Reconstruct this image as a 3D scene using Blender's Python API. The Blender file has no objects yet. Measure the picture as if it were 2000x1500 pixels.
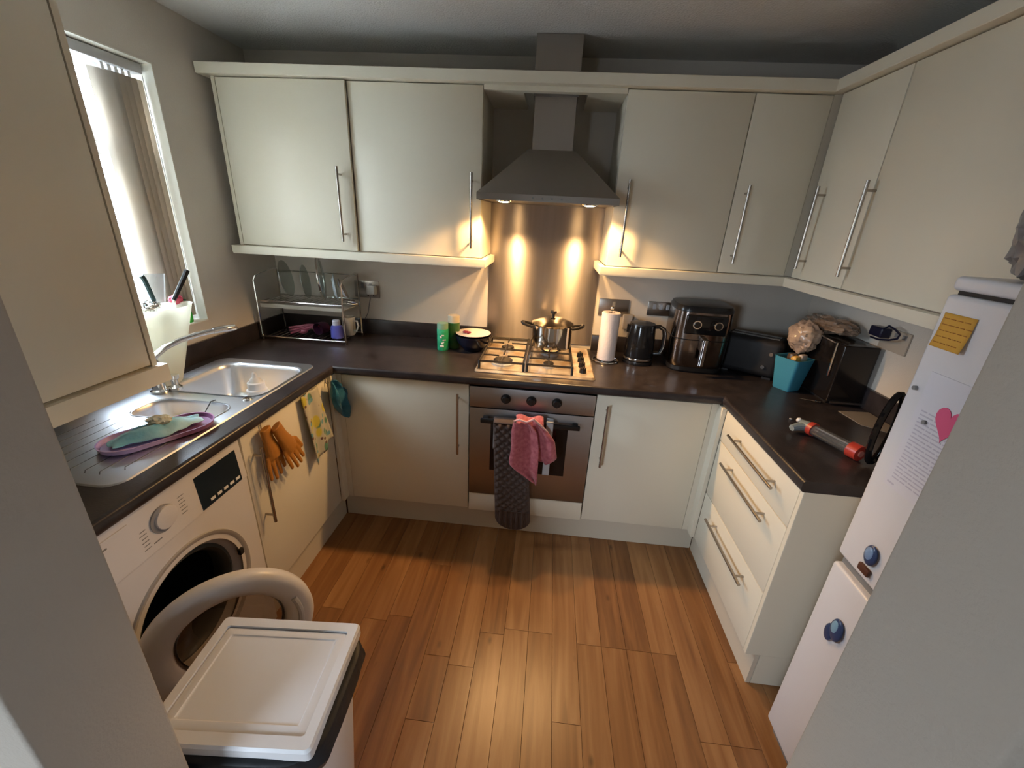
import bpy, bmesh, math, random
from mathutils import Vector, Matrix, noise
PI = math.pi
random.seed(7)
C = bpy.context.scene.collection
S = bpy.context.scene

# ------------------------------------------------------------------ camera
cam_d = bpy.data.cameras.new('camera')
cam = bpy.data.objects.new('camera', cam_d); C.objects.link(cam)
R = Vector((0.9944305, 0.0935737, 0.0484960)); U = Vector((-0.0794288, 0.3629420, 0.9284203)); F = Vector((-0.0692745, 0.9271014, -0.3683531))
m = Matrix((R, U, -F)).transposed().to_4x4(); m.translation = Vector((0.3361, -2.4062, 1.6062))
cam.matrix_world = m
cam_d.sensor_width = 36; cam_d.lens = 36 * 817.31 / 2000; cam_d.clip_start = 0.02
S.camera = cam
# ------------------------------------------------------------------ colour management
S.view_settings.view_transform = 'Standard'; S.view_settings.look = 'None'
S.view_settings.gamma = 1; S.view_settings.use_curve_mapping = False
S.view_settings.exposure = 0.42
# ------------------------------------------------------------------ overcast sky
SKY = 42.0
w = bpy.data.worlds.new('overcast_sky'); S.world = w; w.use_nodes = True
nt = w.node_tree; nt.nodes.clear()
tc = nt.nodes.new('ShaderNodeTexCoord'); sep = nt.nodes.new('ShaderNodeSeparateXYZ')
ramp = nt.nodes.new('ShaderNodeValToRGB'); mr = nt.nodes.new('ShaderNodeMapRange')
bg = nt.nodes.new('ShaderNodeBackground'); out = nt.nodes.new('ShaderNodeOutputWorld')
mr.inputs[1].default_value = -0.3; mr.inputs[2].default_value = 1.0
e = ramp.color_ramp.elements
e[0].position = 0.0; e[0].color = (0.12, 0.13, 0.14, 1)
e[1].position = 1.0; e[1].color = (0.78, 0.88, 1.0, 1)
x = ramp.color_ramp.elements.new(0.2); x.color = (0.16, 0.18, 0.20, 1)
x = ramp.color_ramp.elements.new(0.26); x.color = (0.38, 0.43, 0.48, 1)
x = ramp.color_ramp.elements.new(0.6); x.color = (0.67, 0.76, 0.86, 1)
nt.links.new(tc.outputs['Generated'], sep.inputs[0]); nt.links.new(sep.outputs[2], mr.inputs[0])
nt.links.new(mr.outputs[0], ramp.inputs[0]); nt.links.new(ramp.outputs[0], bg.inputs[0])
bg.inputs[1].default_value = SKY; nt.links.new(bg.outputs[0], out.inputs[0])

def portal(name, loc, rot, sx, sy):
    d = bpy.data.lights.new(name, 'AREA'); d.shape = 'RECTANGLE'; d.size = sx; d.size_y = sy
    d.cycles.is_portal = True
    o = bpy.data.objects.new(name, d); o.location = loc; o.rotation_euler = rot; C.objects.link(o)
portal('window_portal', (-1.50, -0.885, 1.59), (0, -PI/2, 0), 1.02, 0.62)
portal('dining_window_portal', (-.95, -4.1, 1.4), (PI/2, 0, 0), .70, 1.0)
portal('added_window_portal', (3.35, -3.25, 1.45), (0, PI/2, 0), .7, .5)  # portal of the added, unseen side window

# ------------------------------------------------------------------ helpers
def mat(name, col, rough=0.5, metal=0.0, bump=0, bscale=60, spec=0.5, coat=0, aniso=0, tangent=None,
        emit=None, estr=0, alpha=1, trans=0, var=0, vscale=6, col2=None, stretch=(1, 1, 1), sheen=0, ior=1.45, sss=0):
    M = bpy.data.materials.new(name); M.use_nodes = True
    n = M.node_tree; p = n.nodes['Principled BSDF']
    p.inputs['Base Color'].default_value = (*col, 1); p.inputs['Roughness'].default_value = rough
    p.inputs['Metallic'].default_value = metal; p.inputs['Specular IOR Level'].default_value = spec
    p.inputs['Coat Weight'].default_value = coat; p.inputs['Coat Roughness'].default_value = 0.12
    p.inputs['Alpha'].default_value = alpha; p.inputs['Transmission Weight'].default_value = trans
    p.inputs['IOR'].default_value = ior; p.inputs['Sheen Weight'].default_value = sheen
    if sss: p.inputs['Subsurface Weight'].default_value = sss; p.inputs['Subsurface Radius'].default_value = (.02, .02, .02)
    if aniso:
        p.inputs['Anisotropic'].default_value = aniso
        if tangent:
            c = n.nodes.new('ShaderNodeCombineXYZ')
            for i in range(3): c.inputs[i].default_value = tangent[i]
            n.links.new(c.outputs[0], p.inputs['Tangent'])
    if emit: p.inputs['Emission Color'].default_value = (*emit, 1); p.inputs['Emission Strength'].default_value = estr
    if bump or var or col2:
        t = n.nodes.new('ShaderNodeTexCoord'); mp = n.nodes.new('ShaderNodeMapping'); mp.inputs['Scale'].default_value = stretch
        n.links.new(t.outputs['Object'], mp.inputs[0])
    if bump:
        ns = n.nodes.new('ShaderNodeTexNoise'); ns.inputs['Scale'].default_value = bscale; ns.inputs['Detail'].default_value = 3
        b = n.nodes.new('ShaderNodeBump'); b.inputs['Strength'].default_value = bump; b.inputs['Distance'].default_value = 0.003
        n.links.new(mp.outputs[0], ns.inputs[0]); n.links.new(ns.outputs['Fac'], b.inputs['Height']); n.links.new(b.outputs[0], p.inputs['Normal'])
    if var or col2:
        n2 = n.nodes.new('ShaderNodeTexNoise'); n2.inputs['Scale'].default_value = vscale; n2.inputs['Detail'].default_value = 5
        n.links.new(mp.outputs[0], n2.inputs[0])
        r = n.nodes.new('ShaderNodeValToRGB'); a, b2 = r.color_ramp.elements
        a.position = 0.35; b2.position = 0.65
        if col2: a.color = (*col, 1); b2.color = (*col2, 1)
        else:
            a.color = tuple(c * (1 - var) for c in col) + (1,); b2.color = tuple(min(1, c * (1 + var)) for c in col) + (1,)
        n.links.new(n2.outputs['Fac'], r.inputs[0]); n.links.new(r.outputs[0], p.inputs['Base Color'])
    return M

def bx(b, x0, x1, y0, y1, z0, z1, bev=0, seg=2):
    r = bmesh.ops.create_cube(b, size=1)
    vs = r['verts']
    bmesh.ops.scale(b, vec=(abs(x1-x0), abs(y1-y0), abs(z1-z0)), verts=vs)
    bmesh.ops.translate(b, vec=((x0+x1)/2, (y0+y1)/2, (z0+z1)/2), verts=vs)
    if bev:
        es = list({e for v in vs for e in v.link_edges})
        bmesh.ops.bevel(b, geom=es, offset=bev, segments=seg, affect='EDGES', profile=0.5)
    return vs

def cyl(b, p0, p1, r0, r1=None, n=24, caps=True):
    p0, p1 = Vector(p0), Vector(p1); r1 = r0 if r1 is None else r1
    d = p1 - p0; L = d.length
    q = Vector((0, 0, 1)).rotation_difference(d.normalized()).to_matrix().to_4x4()
    return bmesh.ops.create_cone(b, cap_ends=caps, segments=n, radius1=r0, radius2=r1, depth=L, matrix=Matrix.Translation((p0+p1)/2) @ q)['verts']

def sph(b, c, r, sc=(1, 1, 1), n=16, rot=None):
    mm = Matrix.Translation(c) @ (rot if rot else Matrix()) @ Matrix.Diagonal((*sc, 1))
    return bmesh.ops.create_uvsphere(b, u_segments=n, v_segments=max(6, n*2//3), radius=r, matrix=mm)['verts']

def tube(b, pts, r, n=8, closed=False):
    pts = [Vector(p) for p in pts]; N = len(pts); rings = []
    prev = None
    for i, p in enumerate(pts):
        if closed: t = pts[(i+1) % N] - pts[i-1]
        else: t = pts[min(i+1, N-1)] - pts[max(i-1, 0)]
        t.normalize()
        if prev is None:
            a = Vector((0, 0, 1)) if abs(t.z) < .9 else Vector((1, 0, 0)); u = t.cross(a).normalized()
        else: u = (prev - t * prev.dot(t)).normalized()
        prev = u; v = t.cross(u); rr = r[i] if isinstance(r, (list, tuple)) else r
        rings.append([b.verts.new(p + (u*math.cos(2*PI*k/n) + v*math.sin(2*PI*k/n))*rr) for k in range(n)])
    for i in range(N if closed else N-1):
        A, B = rings[i], rings[(i+1) % N]
        for k in range(n): b.faces.new((A[k], A[(k+1) % n], B[(k+1) % n], B[k]))
    if not closed: b.faces.new(rings[0][::-1]); b.faces.new(rings[-1])

def lathe(b, prof, c=(0, 0, 0), n=32, mtx=None, cap=True):
    c = Vector(c); rings = []
    for r, z in prof:
        rings.append([b.verts.new((c + (mtx @ Vector((r*math.cos(2*PI*k/n), r*math.sin(2*PI*k/n), z)) if mtx else Vector((r*math.cos(2*PI*k/n), r*math.sin(2*PI*k/n), z))))) for k in range(n)])
    for A, B in zip(rings, rings[1:]):
        for k in range(n): b.faces.new((A[k], A[(k+1) % n], B[(k+1) % n], B[k]))
    if cap:
        if prof[0][0] > 1e-5: b.faces.new(rings[0][::-1])
        if prof[-1][0] > 1e-5: b.faces.new(rings[-1])
    bmesh.ops.remove_doubles(b, verts=[v for q in rings for v in q], dist=1e-6)

def rr(cx, cy, w, h, r, n=6):
    P = []
    for (sx, sy, a0) in ((1, 1, 0), (-1, 1, 90), (-1, -1, 180), (1, -1, 270)):
        for k in range(n+1):
            a = math.radians(a0 + 90*k/n)
            P.append((cx + sx*(w/2-r) + r*math.cos(a), cy + sy*(h/2-r) + r*math.sin(a)))
    return P

def prism(b, poly, z0, z1, f=lambda x, y, z: (x, y, z)):
    lo = [b.verts.new(f(x, y, z0)) for x, y in poly]; hi = [b.verts.new(f(x, y, z1)) for x, y in poly]
    N = len(poly)
    b.faces.new(lo[::-1]); b.faces.new(hi)
    for i in range(N): b.faces.new((lo[i], lo[(i+1) % N], hi[(i+1) % N], hi[i]))

def loft(b, loops, cap0=True, cap1=True):
    L = [[b.verts.new(p) for p in lp] for lp in loops]; N = len(L[0])
    for A, B in zip(L, L[1:]):
        for i in range(N): b.faces.new((A[i], A[(i+1) % N], B[(i+1) % N], B[i]))
    if cap0: b.faces.new(L[0][::-1])
    if cap1: b.faces.new(L[-1])

def grid(b, nu, nv, f):
    V = [[b.verts.new(f(i/nu, j/nv)) for j in range(nv+1)] for i in range(nu+1)]
    for i in range(nu):
        for j in range(nv): b.faces.new((V[i][j], V[i+1][j], V[i+1][j+1], V[i][j+1]))

def NB(): return bmesh.new()

def rootmat(o):
    M = Matrix()
    while o is not None:
        M = o['_m'] @ M if '_m' in o else (Matrix.Translation(o.location) @ o.rotation_euler.to_matrix().to_4x4()) @ M
        o = o.parent
    return M

def obj(name, b, m, parent=None, world=True, ang=32, solid=0, sub=0, remesh=0):
    """one mesh object; world coordinates unless world=False (then local to the parent)"""
    me = bpy.data.meshes.new(name)
    if not remesh: bmesh.ops.recalc_face_normals(b, faces=b.faces)
    if parent is not None and world: bmesh.ops.transform(b, matrix=rootmat(parent).inverted(), verts=b.verts)
    org = None
    if parent is None and world:
        xs = [v.co for v in b.verts]
        org = Vector(((min(v.x for v in xs)+max(v.x for v in xs))/2, (min(v.y for v in xs)+max(v.y for v in xs))/2, min(v.z for v in xs)))
        bmesh.ops.translate(b, vec=-org, verts=b.verts)
    b.to_mesh(me); b.free()
    for p in me.polygons: p.use_smooth = True
    try: me.set_sharp_from_angle(angle=math.radians(ang))
    except Exception: pass
    o = bpy.data.objects.new(name, me); C.objects.link(o)
    for mm in (m if isinstance(m, (list, tuple)) else [m]): me.materials.append(mm)
    if org is not None: o.location = org
    if parent is not None: o.parent = parent
    if remesh:
        q = o.modifiers.new('remesh', 'REMESH'); q.mode = 'VOXEL'; q.voxel_size = remesh; q.use_smooth_shade = True
    if solid:
        q = o.modifiers.new('solid', 'SOLIDIFY'); q.thickness = solid; q.offset = 0
    if sub:
        q = o.modifiers.new('sub', 'SUBSURF'); q.levels = sub; q.render_levels = sub
    return o

def tag(o, label, cat, group=None):
    o['label'] = label; o['category'] = cat
    if group: o['group'] = group
    return o

def thing(name, label, cat, loc=(0, 0, 0), rz=0, group=None):
    o = bpy.data.objects.new(name, None); C.objects.link(o); o.empty_display_size = .05
    o.location = loc; o.rotation_euler = (0, 0, rz)
    return tag(o, label, cat, group)

def struct(name, b, m, parent=None, **k):
    o = obj(name, b, m, parent, **k)
    if parent is None: o['kind'] = 'structure'
    return o

def copy_tree(o, parent=None):
    c = o.copy(); C.objects.link(c); c.parent = parent
    for ch in [q for q in bpy.data.objects if q.parent == o]: copy_tree(ch, c)
    return c

# ------------------------------------------------------------------ materials
CREAM = mat('cream_door', (0.73, 0.68, 0.55), 0.34, bump=0.05, bscale=300)
CREAM_D = mat('cream_carcass', (0.66, 0.61, 0.49), 0.45)
WALL = mat('wall_paint', (0.60, 0.55, 0.48), 0.8, bump=0.25, bscale=220, var=0.03, vscale=3)
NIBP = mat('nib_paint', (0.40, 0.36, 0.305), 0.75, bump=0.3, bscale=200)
DINE = mat('dining_paint', (0.76, 0.74, 0.69), 0.8)
CEILM = mat('ceiling_paint', (0.56, 0.55, 0.52), 0.9, bump=0.9, bscale=130)
REVEAL = mat('reveal_paint', (0.72, 0.70, 0.62), 0.6)
UPVC = mat('white_upvc', (0.80, 0.81, 0.82), 0.3)
WORK = mat('dark_worktop', (0.020, 0.016, 0.017), 0.30, bump=0.12, bscale=180, col2=(0.036, 0.029, 0.030), vscale=14, spec=0.6)
STEEL = mat('brushed_steel', (0.50, 0.48, 0.46), 0.30, 1.0, bump=0.05, bscale=60, stretch=(1, 40, 40))
OVENST = mat('oven_steel', (0.36, 0.35, 0.355), 0.42, 1.0, bump=0.04, bscale=60, stretch=(1, 40, 40), aniso=0.5, tangent=(1, 0, 0))
HOODST = mat('hood_steel', (0.34, 0.31, 0.28), 0.45, 1.0, bump=0.04, bscale=60, stretch=(1, 40, 40))
SPLASH = mat('splashback_steel', (0.46, 0.42, 0.40), 0.31, 1.0, aniso=0.95, tangent=(0, 0, 1), var=0.06, vscale=7, stretch=(5, 1, 0.25))
SINKST = mat('sink_steel', (0.74, 0.76, 0.79), 0.36, 1.0, bump=0.06, bscale=90)
CHROME = mat('chrome', (0.75, 0.74, 0.72), 0.12, 1.0)
HANDLE = mat('satin_handle', (0.40, 0.36, 0.32), 0.25, 1.0)
BLACK = mat('black_plastic', (0.012, 0.011, 0.011), 0.28)
MATTB = mat('matt_black', (0.010, 0.009, 0.010), 0.6)
GLOSSB = mat('gloss_black', (0.006, 0.006, 0.007), 0.07)
IRON = mat('cast_iron', (0.014, 0.011, 0.010), 0.45, bump=0.2)
WHITE = mat('white_plastic', (0.74, 0.74, 0.74), 0.32)
WASHW = mat('washer_white', (0.66, 0.64, 0.64), 0.3)
FRIDGEW = mat('fridge_white', (0.66, 0.66, 0.69), 0.28, bump=0.06, bscale=400)
GREYP = mat('grey_plastic', (0.20, 0.20, 0.20), 0.4)
LGREY = mat('light_grey_plastic', (0.45, 0.45, 0.46), 0.35)
JOINT_DARK = mat('dark_joint', (0.05, 0.042, 0.035), 0.8)  # dark slab under the planks, showing in their joints

def clear(name, tint=(1, 1, 1), gl=0.08, rough=0.03, milk=0.0, mcol=(.8, .8, .8)):
    M = bpy.data.materials.new(name); M.use_nodes = True; n = M.node_tree; n.nodes.clear()
    o = n.nodes.new('ShaderNodeOutputMaterial'); t = n.nodes.new('ShaderNodeBsdfTransparent'); g = n.nodes.new('ShaderNodeBsdfGlossy')
    f = n.nodes.new('ShaderNodeLayerWeight'); f.inputs[0].default_value = .5; pw = n.nodes.new('ShaderNodeMath'); pw.operation = 'POWER'; pw.inputs[1].default_value = 4; mx = n.nodes.new('ShaderNodeMixShader'); ad = n.nodes.new('ShaderNodeMath'); ad.operation = 'MULTIPLY_ADD'; ad.inputs[1].default_value = .7; ad.inputs[2].default_value = .03 + gl
    t.inputs[0].default_value = (*tint, 1); g.inputs['Roughness'].default_value = rough
    n.links.new(f.outputs['Facing'], pw.inputs[0]); n.links.new(pw.outputs[0], ad.inputs[0]); n.links.new(ad.outputs[0], mx.inputs[0]); n.links.new(t.outputs[0], mx.inputs[1]); n.links.new(g.outputs[0], mx.inputs[2])
    last = mx
    if milk:
        d = n.nodes.new('ShaderNodeBsdfDiffuse'); d.inputs[0].default_value = (*mcol, 1); m2 = n.nodes.new('ShaderNodeMixShader'); m2.inputs[0].default_value = milk
        n.links.new(mx.outputs[0], m2.inputs[1]); n.links.new(d.outputs[0], m2.inputs[2]); last = m2
    n.links.new(last.outputs[0], o.inputs[0]); return M
GLASS = clear('window_glass', (0.96, 0.98, 1.0), 0.0)
CLEARP = clear('clear_plastic', (0.85, 0.87, 0.88), 0.08, 0.06, 0.12)
PLATEG = clear('glass_plate', (0.80, 0.86, 0.84), 0.10, 0.05, 0.12)

def fabric(name, c1, c2=None, sc=40, bump=0.5, rough=0.9, sheen=0.3):
    return mat(name, c1, rough, bump=bump, bscale=sc*6, col2=c2, vscale=sc, sheen=sheen)

def translucent(name, col, t=0.5):
    M = bpy.data.materials.new(name); M.use_nodes = True; n = M.node_tree; n.nodes.clear()
    o = n.nodes.new('ShaderNodeOutputMaterial'); d = n.nodes.new('ShaderNodeBsdfDiffuse'); r = n.nodes.new('ShaderNodeBsdfTranslucent'); mx = n.nodes.new('ShaderNodeMixShader')
    d.inputs[0].default_value = (*col, 1); r.inputs[0].default_value = (*col, 1); mx.inputs[0].default_value = t
    n.links.new(d.outputs[0], mx.inputs[1]); n.links.new(r.outputs[0], mx.inputs[2]); n.links.new(mx.outputs[0], o.inputs[0]); return M

def wood_floor():
    M = bpy.data.materials.new('oak_plank'); M.use_nodes = True; n = M.node_tree; p = n.nodes['Principled BSDF']; L = n.links.new
    t = n.nodes.new('ShaderNodeTexCoord'); oi = n.nodes.new('ShaderNodeObjectInfo')
    mul = n.nodes.new('ShaderNodeMath'); mul.operation = 'MULTIPLY'; mul.inputs[1].default_value = 37.0; L(oi.outputs['Random'], mul.inputs[0])
    cmb = n.nodes.new('ShaderNodeCombineXYZ'); L(mul.outputs[0], cmb.inputs[0]); L(mul.outputs[0], cmb.inputs[1])
    add = n.nodes.new('ShaderNodeVectorMath'); add.operation = 'ADD'; L(t.outputs['Object'], add.inputs[0]); L(cmb.outputs[0], add.inputs[1])
    mp = n.nodes.new('ShaderNodeMapping'); mp.inputs['Scale'].default_value = (22, 1.6, 1); L(add.outputs[0], mp.inputs[0])
    n1 = n.nodes.new('ShaderNodeTexNoise'); n1.inputs['Scale'].default_value = 1.0; n1.inputs['Detail'].default_value = 6; n1.inputs['Distortion'].default_value = 1.2; L(mp.outputs[0], n1.inputs[0])
    mp2 = n.nodes.new('ShaderNodeMapping'); mp2.inputs['Scale'].default_value = (7, 0.7, 1); L(add.outputs[0], mp2.inputs[0])
    n2 = n.nodes.new('ShaderNodeTexNoise'); n2.inputs['Scale'].default_value = 1.0; n2.inputs['Detail'].default_value = 3; L(mp2.outputs[0], n2.inputs[0])
    r = n.nodes.new('ShaderNodeValToRGB'); r.color_ramp.elements[0].position = 0.30; r.color_ramp.elements[0].color = (0.125, 0.050, 0.016, 1)
    r.color_ramp.elements[1].position = 0.75; r.color_ramp.elements[1].color = (0.40, 0.205, 0.080, 1)
    x = r.color_ramp.elements.new(0.5); x.color = (0.245, 0.108, 0.036, 1)
    mixf = n.nodes.new('ShaderNodeMath'); mixf.operation = 'MULTIPLY_ADD'; mixf.inputs[1].default_value = 0.55; L(n1.outputs['Fac'], mixf.inputs[0])
    m2 = n.nodes.new('ShaderNodeMath'); m2.operation = 'MULTIPLY'; m2.inputs[1].default_value = 0.45; L(n2.outputs['Fac'], m2.inputs[0]); L(m2.outputs[0], mixf.inputs[2])
    # each plank has its own tone
    rt = n.nodes.new('ShaderNodeMath'); rt.operation = 'MULTIPLY_ADD'; rt.inputs[1].default_value = 0.15; rt.inputs[2].default_value = -0.06; L(oi.outputs['Random'], rt.inputs[0])
    sm = n.nodes.new('ShaderNodeMath'); sm.operation = 'ADD'; L(mixf.outputs[0], sm.inputs[0]); L(rt.outputs[0], sm.inputs[1])
    L(sm.outputs[0], r.inputs[0])
    # small knots
    vo = n.nodes.new('ShaderNodeTexVoronoi'); vo.inputs['Scale'].default_value = 5.0; mp3 = n.nodes.new('ShaderNodeMapping'); mp3.inputs['Scale'].default_value = (1.6, 0.7, 1); L(add.outputs[0], mp3.inputs[0]); L(mp3.outputs[0], vo.inputs['Vector'])
    kr = n.nodes.new('ShaderNodeMapRange'); kr.inputs[1].default_value = 0.02; kr.inputs[2].default_value = 0.09; kr.inputs[3].default_value = 0.45; kr.inputs[4].default_value = 1.0; L(vo.outputs['Distance'], kr.inputs[0])
    mc = n.nodes.new('ShaderNodeMix'); mc.data_type = 'RGBA'; mc.blend_type = 'MULTIPLY'; mc.inputs[0].default_value = 1.0
    L(r.outputs[0], mc.inputs[6]); L(kr.outputs[0], mc.inputs[7]); L(mc.outputs[2], p.inputs['Base Color'])
    p.inputs['Roughness'].default_value = 0.32; p.inputs['Specular IOR Level'].default_value = 0.45
    b = n.nodes.new('ShaderNodeBump'); b.inputs['Strength'].default_value = 0.12; b.inputs['Distance'].default_value = 0.002; L(n1.outputs['Fac'], b.inputs['Height']); L(b.outputs[0], p.inputs['Normal'])
    return M
OAK = wood_floor()

# ------------------------------------------------------------------ room
XL, XR, ZC = -1.27, 1.75, 2.32
T = 0.2
b = NB(); bx(b, XL-T, XR+T, 0, T, -0.1, ZC+.1); struct('wall_back', b, WALL)
# left wall with the window opening y -1.19..-.577, z 1.083..2.098
WY0, WY1, WZ0, WZ1 = -1.19, -0.577, 1.083, 2.098
b = NB(); bx(b, XL-T, XL, -2.15, WY0, -.1, ZC+.1); bx(b, XL-T, XL, WY1, 0, -.1, ZC+.1); bx(b, XL-T, XL, WY0, WY1, -.1, WZ0); bx(b, XL-T, XL, WY0, WY1, WZ1, ZC+.1)
struct('wall_left', b, WALL)
b = NB(); bx(b, XR, XR+T, -2.16, 0, -.1, ZC+.1); struct('wall_right', b, WALL)
# wall pieces each side of the opening the view is taken through
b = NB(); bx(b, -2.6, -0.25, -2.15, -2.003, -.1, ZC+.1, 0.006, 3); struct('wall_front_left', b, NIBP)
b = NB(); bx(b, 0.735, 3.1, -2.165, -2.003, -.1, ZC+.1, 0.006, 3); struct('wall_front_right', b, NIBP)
b = NB(); bx(b, XL-T, XR+T, -2.1, T, ZC, ZC+.12); bx(b, -2.8, 3.3, -4.05, -2.1, ZC, ZC+.12); struct('ceiling', b, CEILM)
# the dining room the view is taken from: side walls and a rear wall with patio opening
b = NB(); bx(b, -2.8, -2.6, -4.05, -2.0, -.1, ZC+.1); struct('wall_rear_left', b, DINE)
b = NB(); bx(b, 3.1, 3.3, -4.05, -3.5, -.1, ZC+.1); bx(b, 3.1, 3.3, -3.0, -2.0, -.1, ZC+.1); bx(b, 3.1, 3.3, -3.5, -3.0, -.1, 1.1); bx(b, 3.1, 3.3, -3.5, -3.0, 1.8, ZC+.1); struct('wall_rear_right', b, DINE)
b = NB(); [bx(b, 3.16, 3.22, y, y+.05, 1.1, 1.8) for y in (-3.5, -3.05)]; bx(b, 3.16, 3.22, -3.5, -3.0, 1.1, 1.15); bx(b, 3.16, 3.22, -3.5, -3.0, 1.75, 1.8); w3 = struct('added_window', b, UPVC)  # unseen window, added to brighten the left jamb of the opening
for y0, y1 in ((-3.45, -3.05),):
    b = NB(); bx(b, 3.188, 3.194, y0, y1, 1.15, 1.75); obj('pane', b, GLASS, w3)
b = NB(); bx(b, -2.6, -1.3, -4.05, -3.9, -.1, ZC+.1); bx(b, -.6, 3.1, -4.05, -3.9, -.1, ZC+.1); bx(b, -1.3, -.6, -4.05, -3.9, 1.9, ZC+.1); bx(b, -1.3, -.6, -4.05, -3.9, -.1, .9)
struct('wall_rear', b, DINE)
b = NB()
for xx in (-1.3, -.66): bx(b, xx, xx+.06, -4.0, -3.94, .9, 1.9)
bx(b, -1.3, -.6, -4.0, -3.94, 1.84, 1.9); bx(b, -1.3, -.6, -4.0, -3.94, .9, .96)
door = struct('window_2', b, UPVC)
for x0, x1 in ((-1.24, -.66),):
    b = NB(); bx(b, x0, x1, -3.972, -3.966, .96, 1.84); obj('pane', b, GLASS, door)
# floor: slab and oak-look planks laid towards the back wall
b = NB(); bx(b, XL-T, XR+T, -2.1, T, -.15, -.0135); bx(b, -2.7, 3.2, -4.05, -2.1, -.15, -.0135)
floor = struct('floor', b, JOINT_DARK)
PW = 0.0988; shared = {}
def plank_mesh(L):
    k = round(L, 3)
    if k not in shared:
        b = NB(); bx(b, -PW/2, PW/2, -L, 0, -.012, 0, 0.0004, 1)
        me = bpy.data.meshes.new('plank'); b.to_mesh(me); b.free(); me.materials.append(OAK); shared[k] = me
    return shared[k]
rnd = random.Random(11)
for c in range(-11, 14):
    xc = 0.115 + 0.1*c
    first = round(0.25 + 0.3*rnd.randint(0, 3), 3)
    y = 0.0 if c % 3 else -0.0
    Ls = [first] + [0.9288]*4
    if c == -1: Ls = [1.3, .23, .9288, .9288, .5]
    if c == 0: Ls = [.4, .9288, .9288, .9288]
    yy = 0.0
    for L in Ls:
        if yy - L < -3.9: L = round(yy + 3.899, 3)
        if L < .02: break
        o = bpy.data.objects.new('plank', plank_mesh(L - 0.0012)); C.objects.link(o)
        o.parent = floor; o.location = Vector((xc, yy, 0)) - floor.location; yy -= L
b = NB(); bx(b, -2.6, -1.045+.0, -3.9, -2.2, -.012, 0); bx(b, 1.47, 3.1, -3.9, -2.2, -.012, 0)
o = obj('floor_border', b, OAK, floor); o['kind'] = 'stuff'

# ------------------------------------------------------------------ window
XF = XL - 0.135   # inner face of the frame
b = NB()
bx(b, XF-.06, XF, WY0, WY0+.055, WZ0, WZ1, .004); bx(b, XF-.06, XF, WY1-.055, WY1, WZ0, WZ1, .004)
bx(b, XF-.06, XF, WY0+.05, WY1-.05, WZ0, WZ0+.055, .004); bx(b, XF-.06, XF, WY0+.05, WY1-.05, WZ1-.055, WZ1, .004)
win = struct('window_1', b, UPVC)
b = NB(); y0, y1, z0, z1 = WY0+.06, WY1-.06, WZ0+.06, WZ1-.30
for a in ((y0, y0+.045, z0, z1), (y1-.045, y1, z0, z1), (y0, y1, z0, z0+.045), (y0, y1, z1-.045, z1)): bx(b, XF-.045, XF+.012, *a, .004)
obj('window_frame', b, UPVC, win)
b = NB(); bx(b, XF-.045, XF+.006, WY0+.05, WY1-.05, WZ1-.30, WZ1-.255, .004); obj('transom', b, UPVC, win)
b = NB(); bx(b, XF-.030, XF-.024, y0+.03, y1-.03, z0+.03, z1-.03); obj('pane', b, GLASS, win)
b = NB(); bx(b, XF-.030, XF-.024, y0-.01, y1+.01, WZ1-.26, WZ1-.05); obj('pane', b, GLASS, win)
# painted linings of the opening
b = NB(); bx(b, XF, XL+.002, WY1-.004, WY1, WZ0, WZ1); bx(b, XF, XL+.002, WY0, WY0+.004, WZ0, WZ1); bx(b, XF, XL+.002, WY0, WY1, WZ1-.004, WZ1)
obj('reveal', b, REVEAL, win)
b = NB(); bx(b, XF, XL+.004, WY0, WY1, WZ0, WZ0+.006, .002); obj('window_sill', b, REVEAL, win)
# paving outside the window
b = NB(); bx(b, -8, -1.5, -8, 6, -.4, -.3); GR = mat('patio_ground', (0.42, 0.42, 0.40), 0.9)
o = obj('ground', b, GR); o['kind'] = 'structure'

# vertical blind
BL = thing('vertical_blind', 'beige vertical blind drawn open against the far side of the window', 'blind', (XL-.06, -.885, 2.02))
b = NB(); bx(b, XL-.085, XL-.035, WY0+.01, WY1-.012, 2.055, 2.09, .004); obj('headrail', b, LGREY, BL)
SL = translucent('blind_fabric', (0.66, 0.58, 0.48), 0.45); SL2 = translucent('blind_fabric_pale', (0.62, 0.57, 0.50), 0.4)
for k in range(5):
    yc = -.630 - k*.026
    a = math.radians(20 + 3*(k % 2))
    b = NB()
    def f(u, v, yc=yc, a=a):
        t = (u-.5)*.089
        bend = .004*math.sin(PI*u)
        return (XL-.06 + math.sin(a)*t + bend, yc + math.cos(a)*t*1.0, 2.035 - v*.925)
    grid(b, 4, 2, f); o = obj('slat', b, SL if k < 4 else SL2, BL, solid=.0008)
    b = NB(); bx(b, XL-.066, XL-.054, yc-.006, yc+.006, 2.032, 2.056, .002); obj('carrier', b, WHITE, BL)
b = NB(); tube(b, [(XL-.03, -.60, 2.05), (XL-.03, -.598, 1.6), (XL-.03, -.6, 1.2)], .0016, 5); obj('control_chain', b, WHITE, BL)

# ------------------------------------------------------------------ handles
def bar_handle(parent, p0, p1, out, off=.035, inset=.032, r=.006, name='handle'):
    """p0,p1: ends of the bar in world; out: unit vector pointing away from the door; the posts reach back by off"""
    p0, p1, out = Vector(p0), Vector(p1), Vector(out); d = (p1-p0).normalized()
    b = NB(); cyl(b, p0, p1, r, n=12)
    for q in (p0 + d*inset, p1 - d*inset): cyl(b, q, q - out*off, r*.75, n=8)
    return obj(name, b, HANDLE, parent)

def front(parent, x0, x1, y0, y1, z0, z1, name='door', m=None):
    b = NB(); bx(b, x0, x1, y0, y1, z0, z1, .0018, 2); return obj(name, b, m or CREAM, parent)

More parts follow.
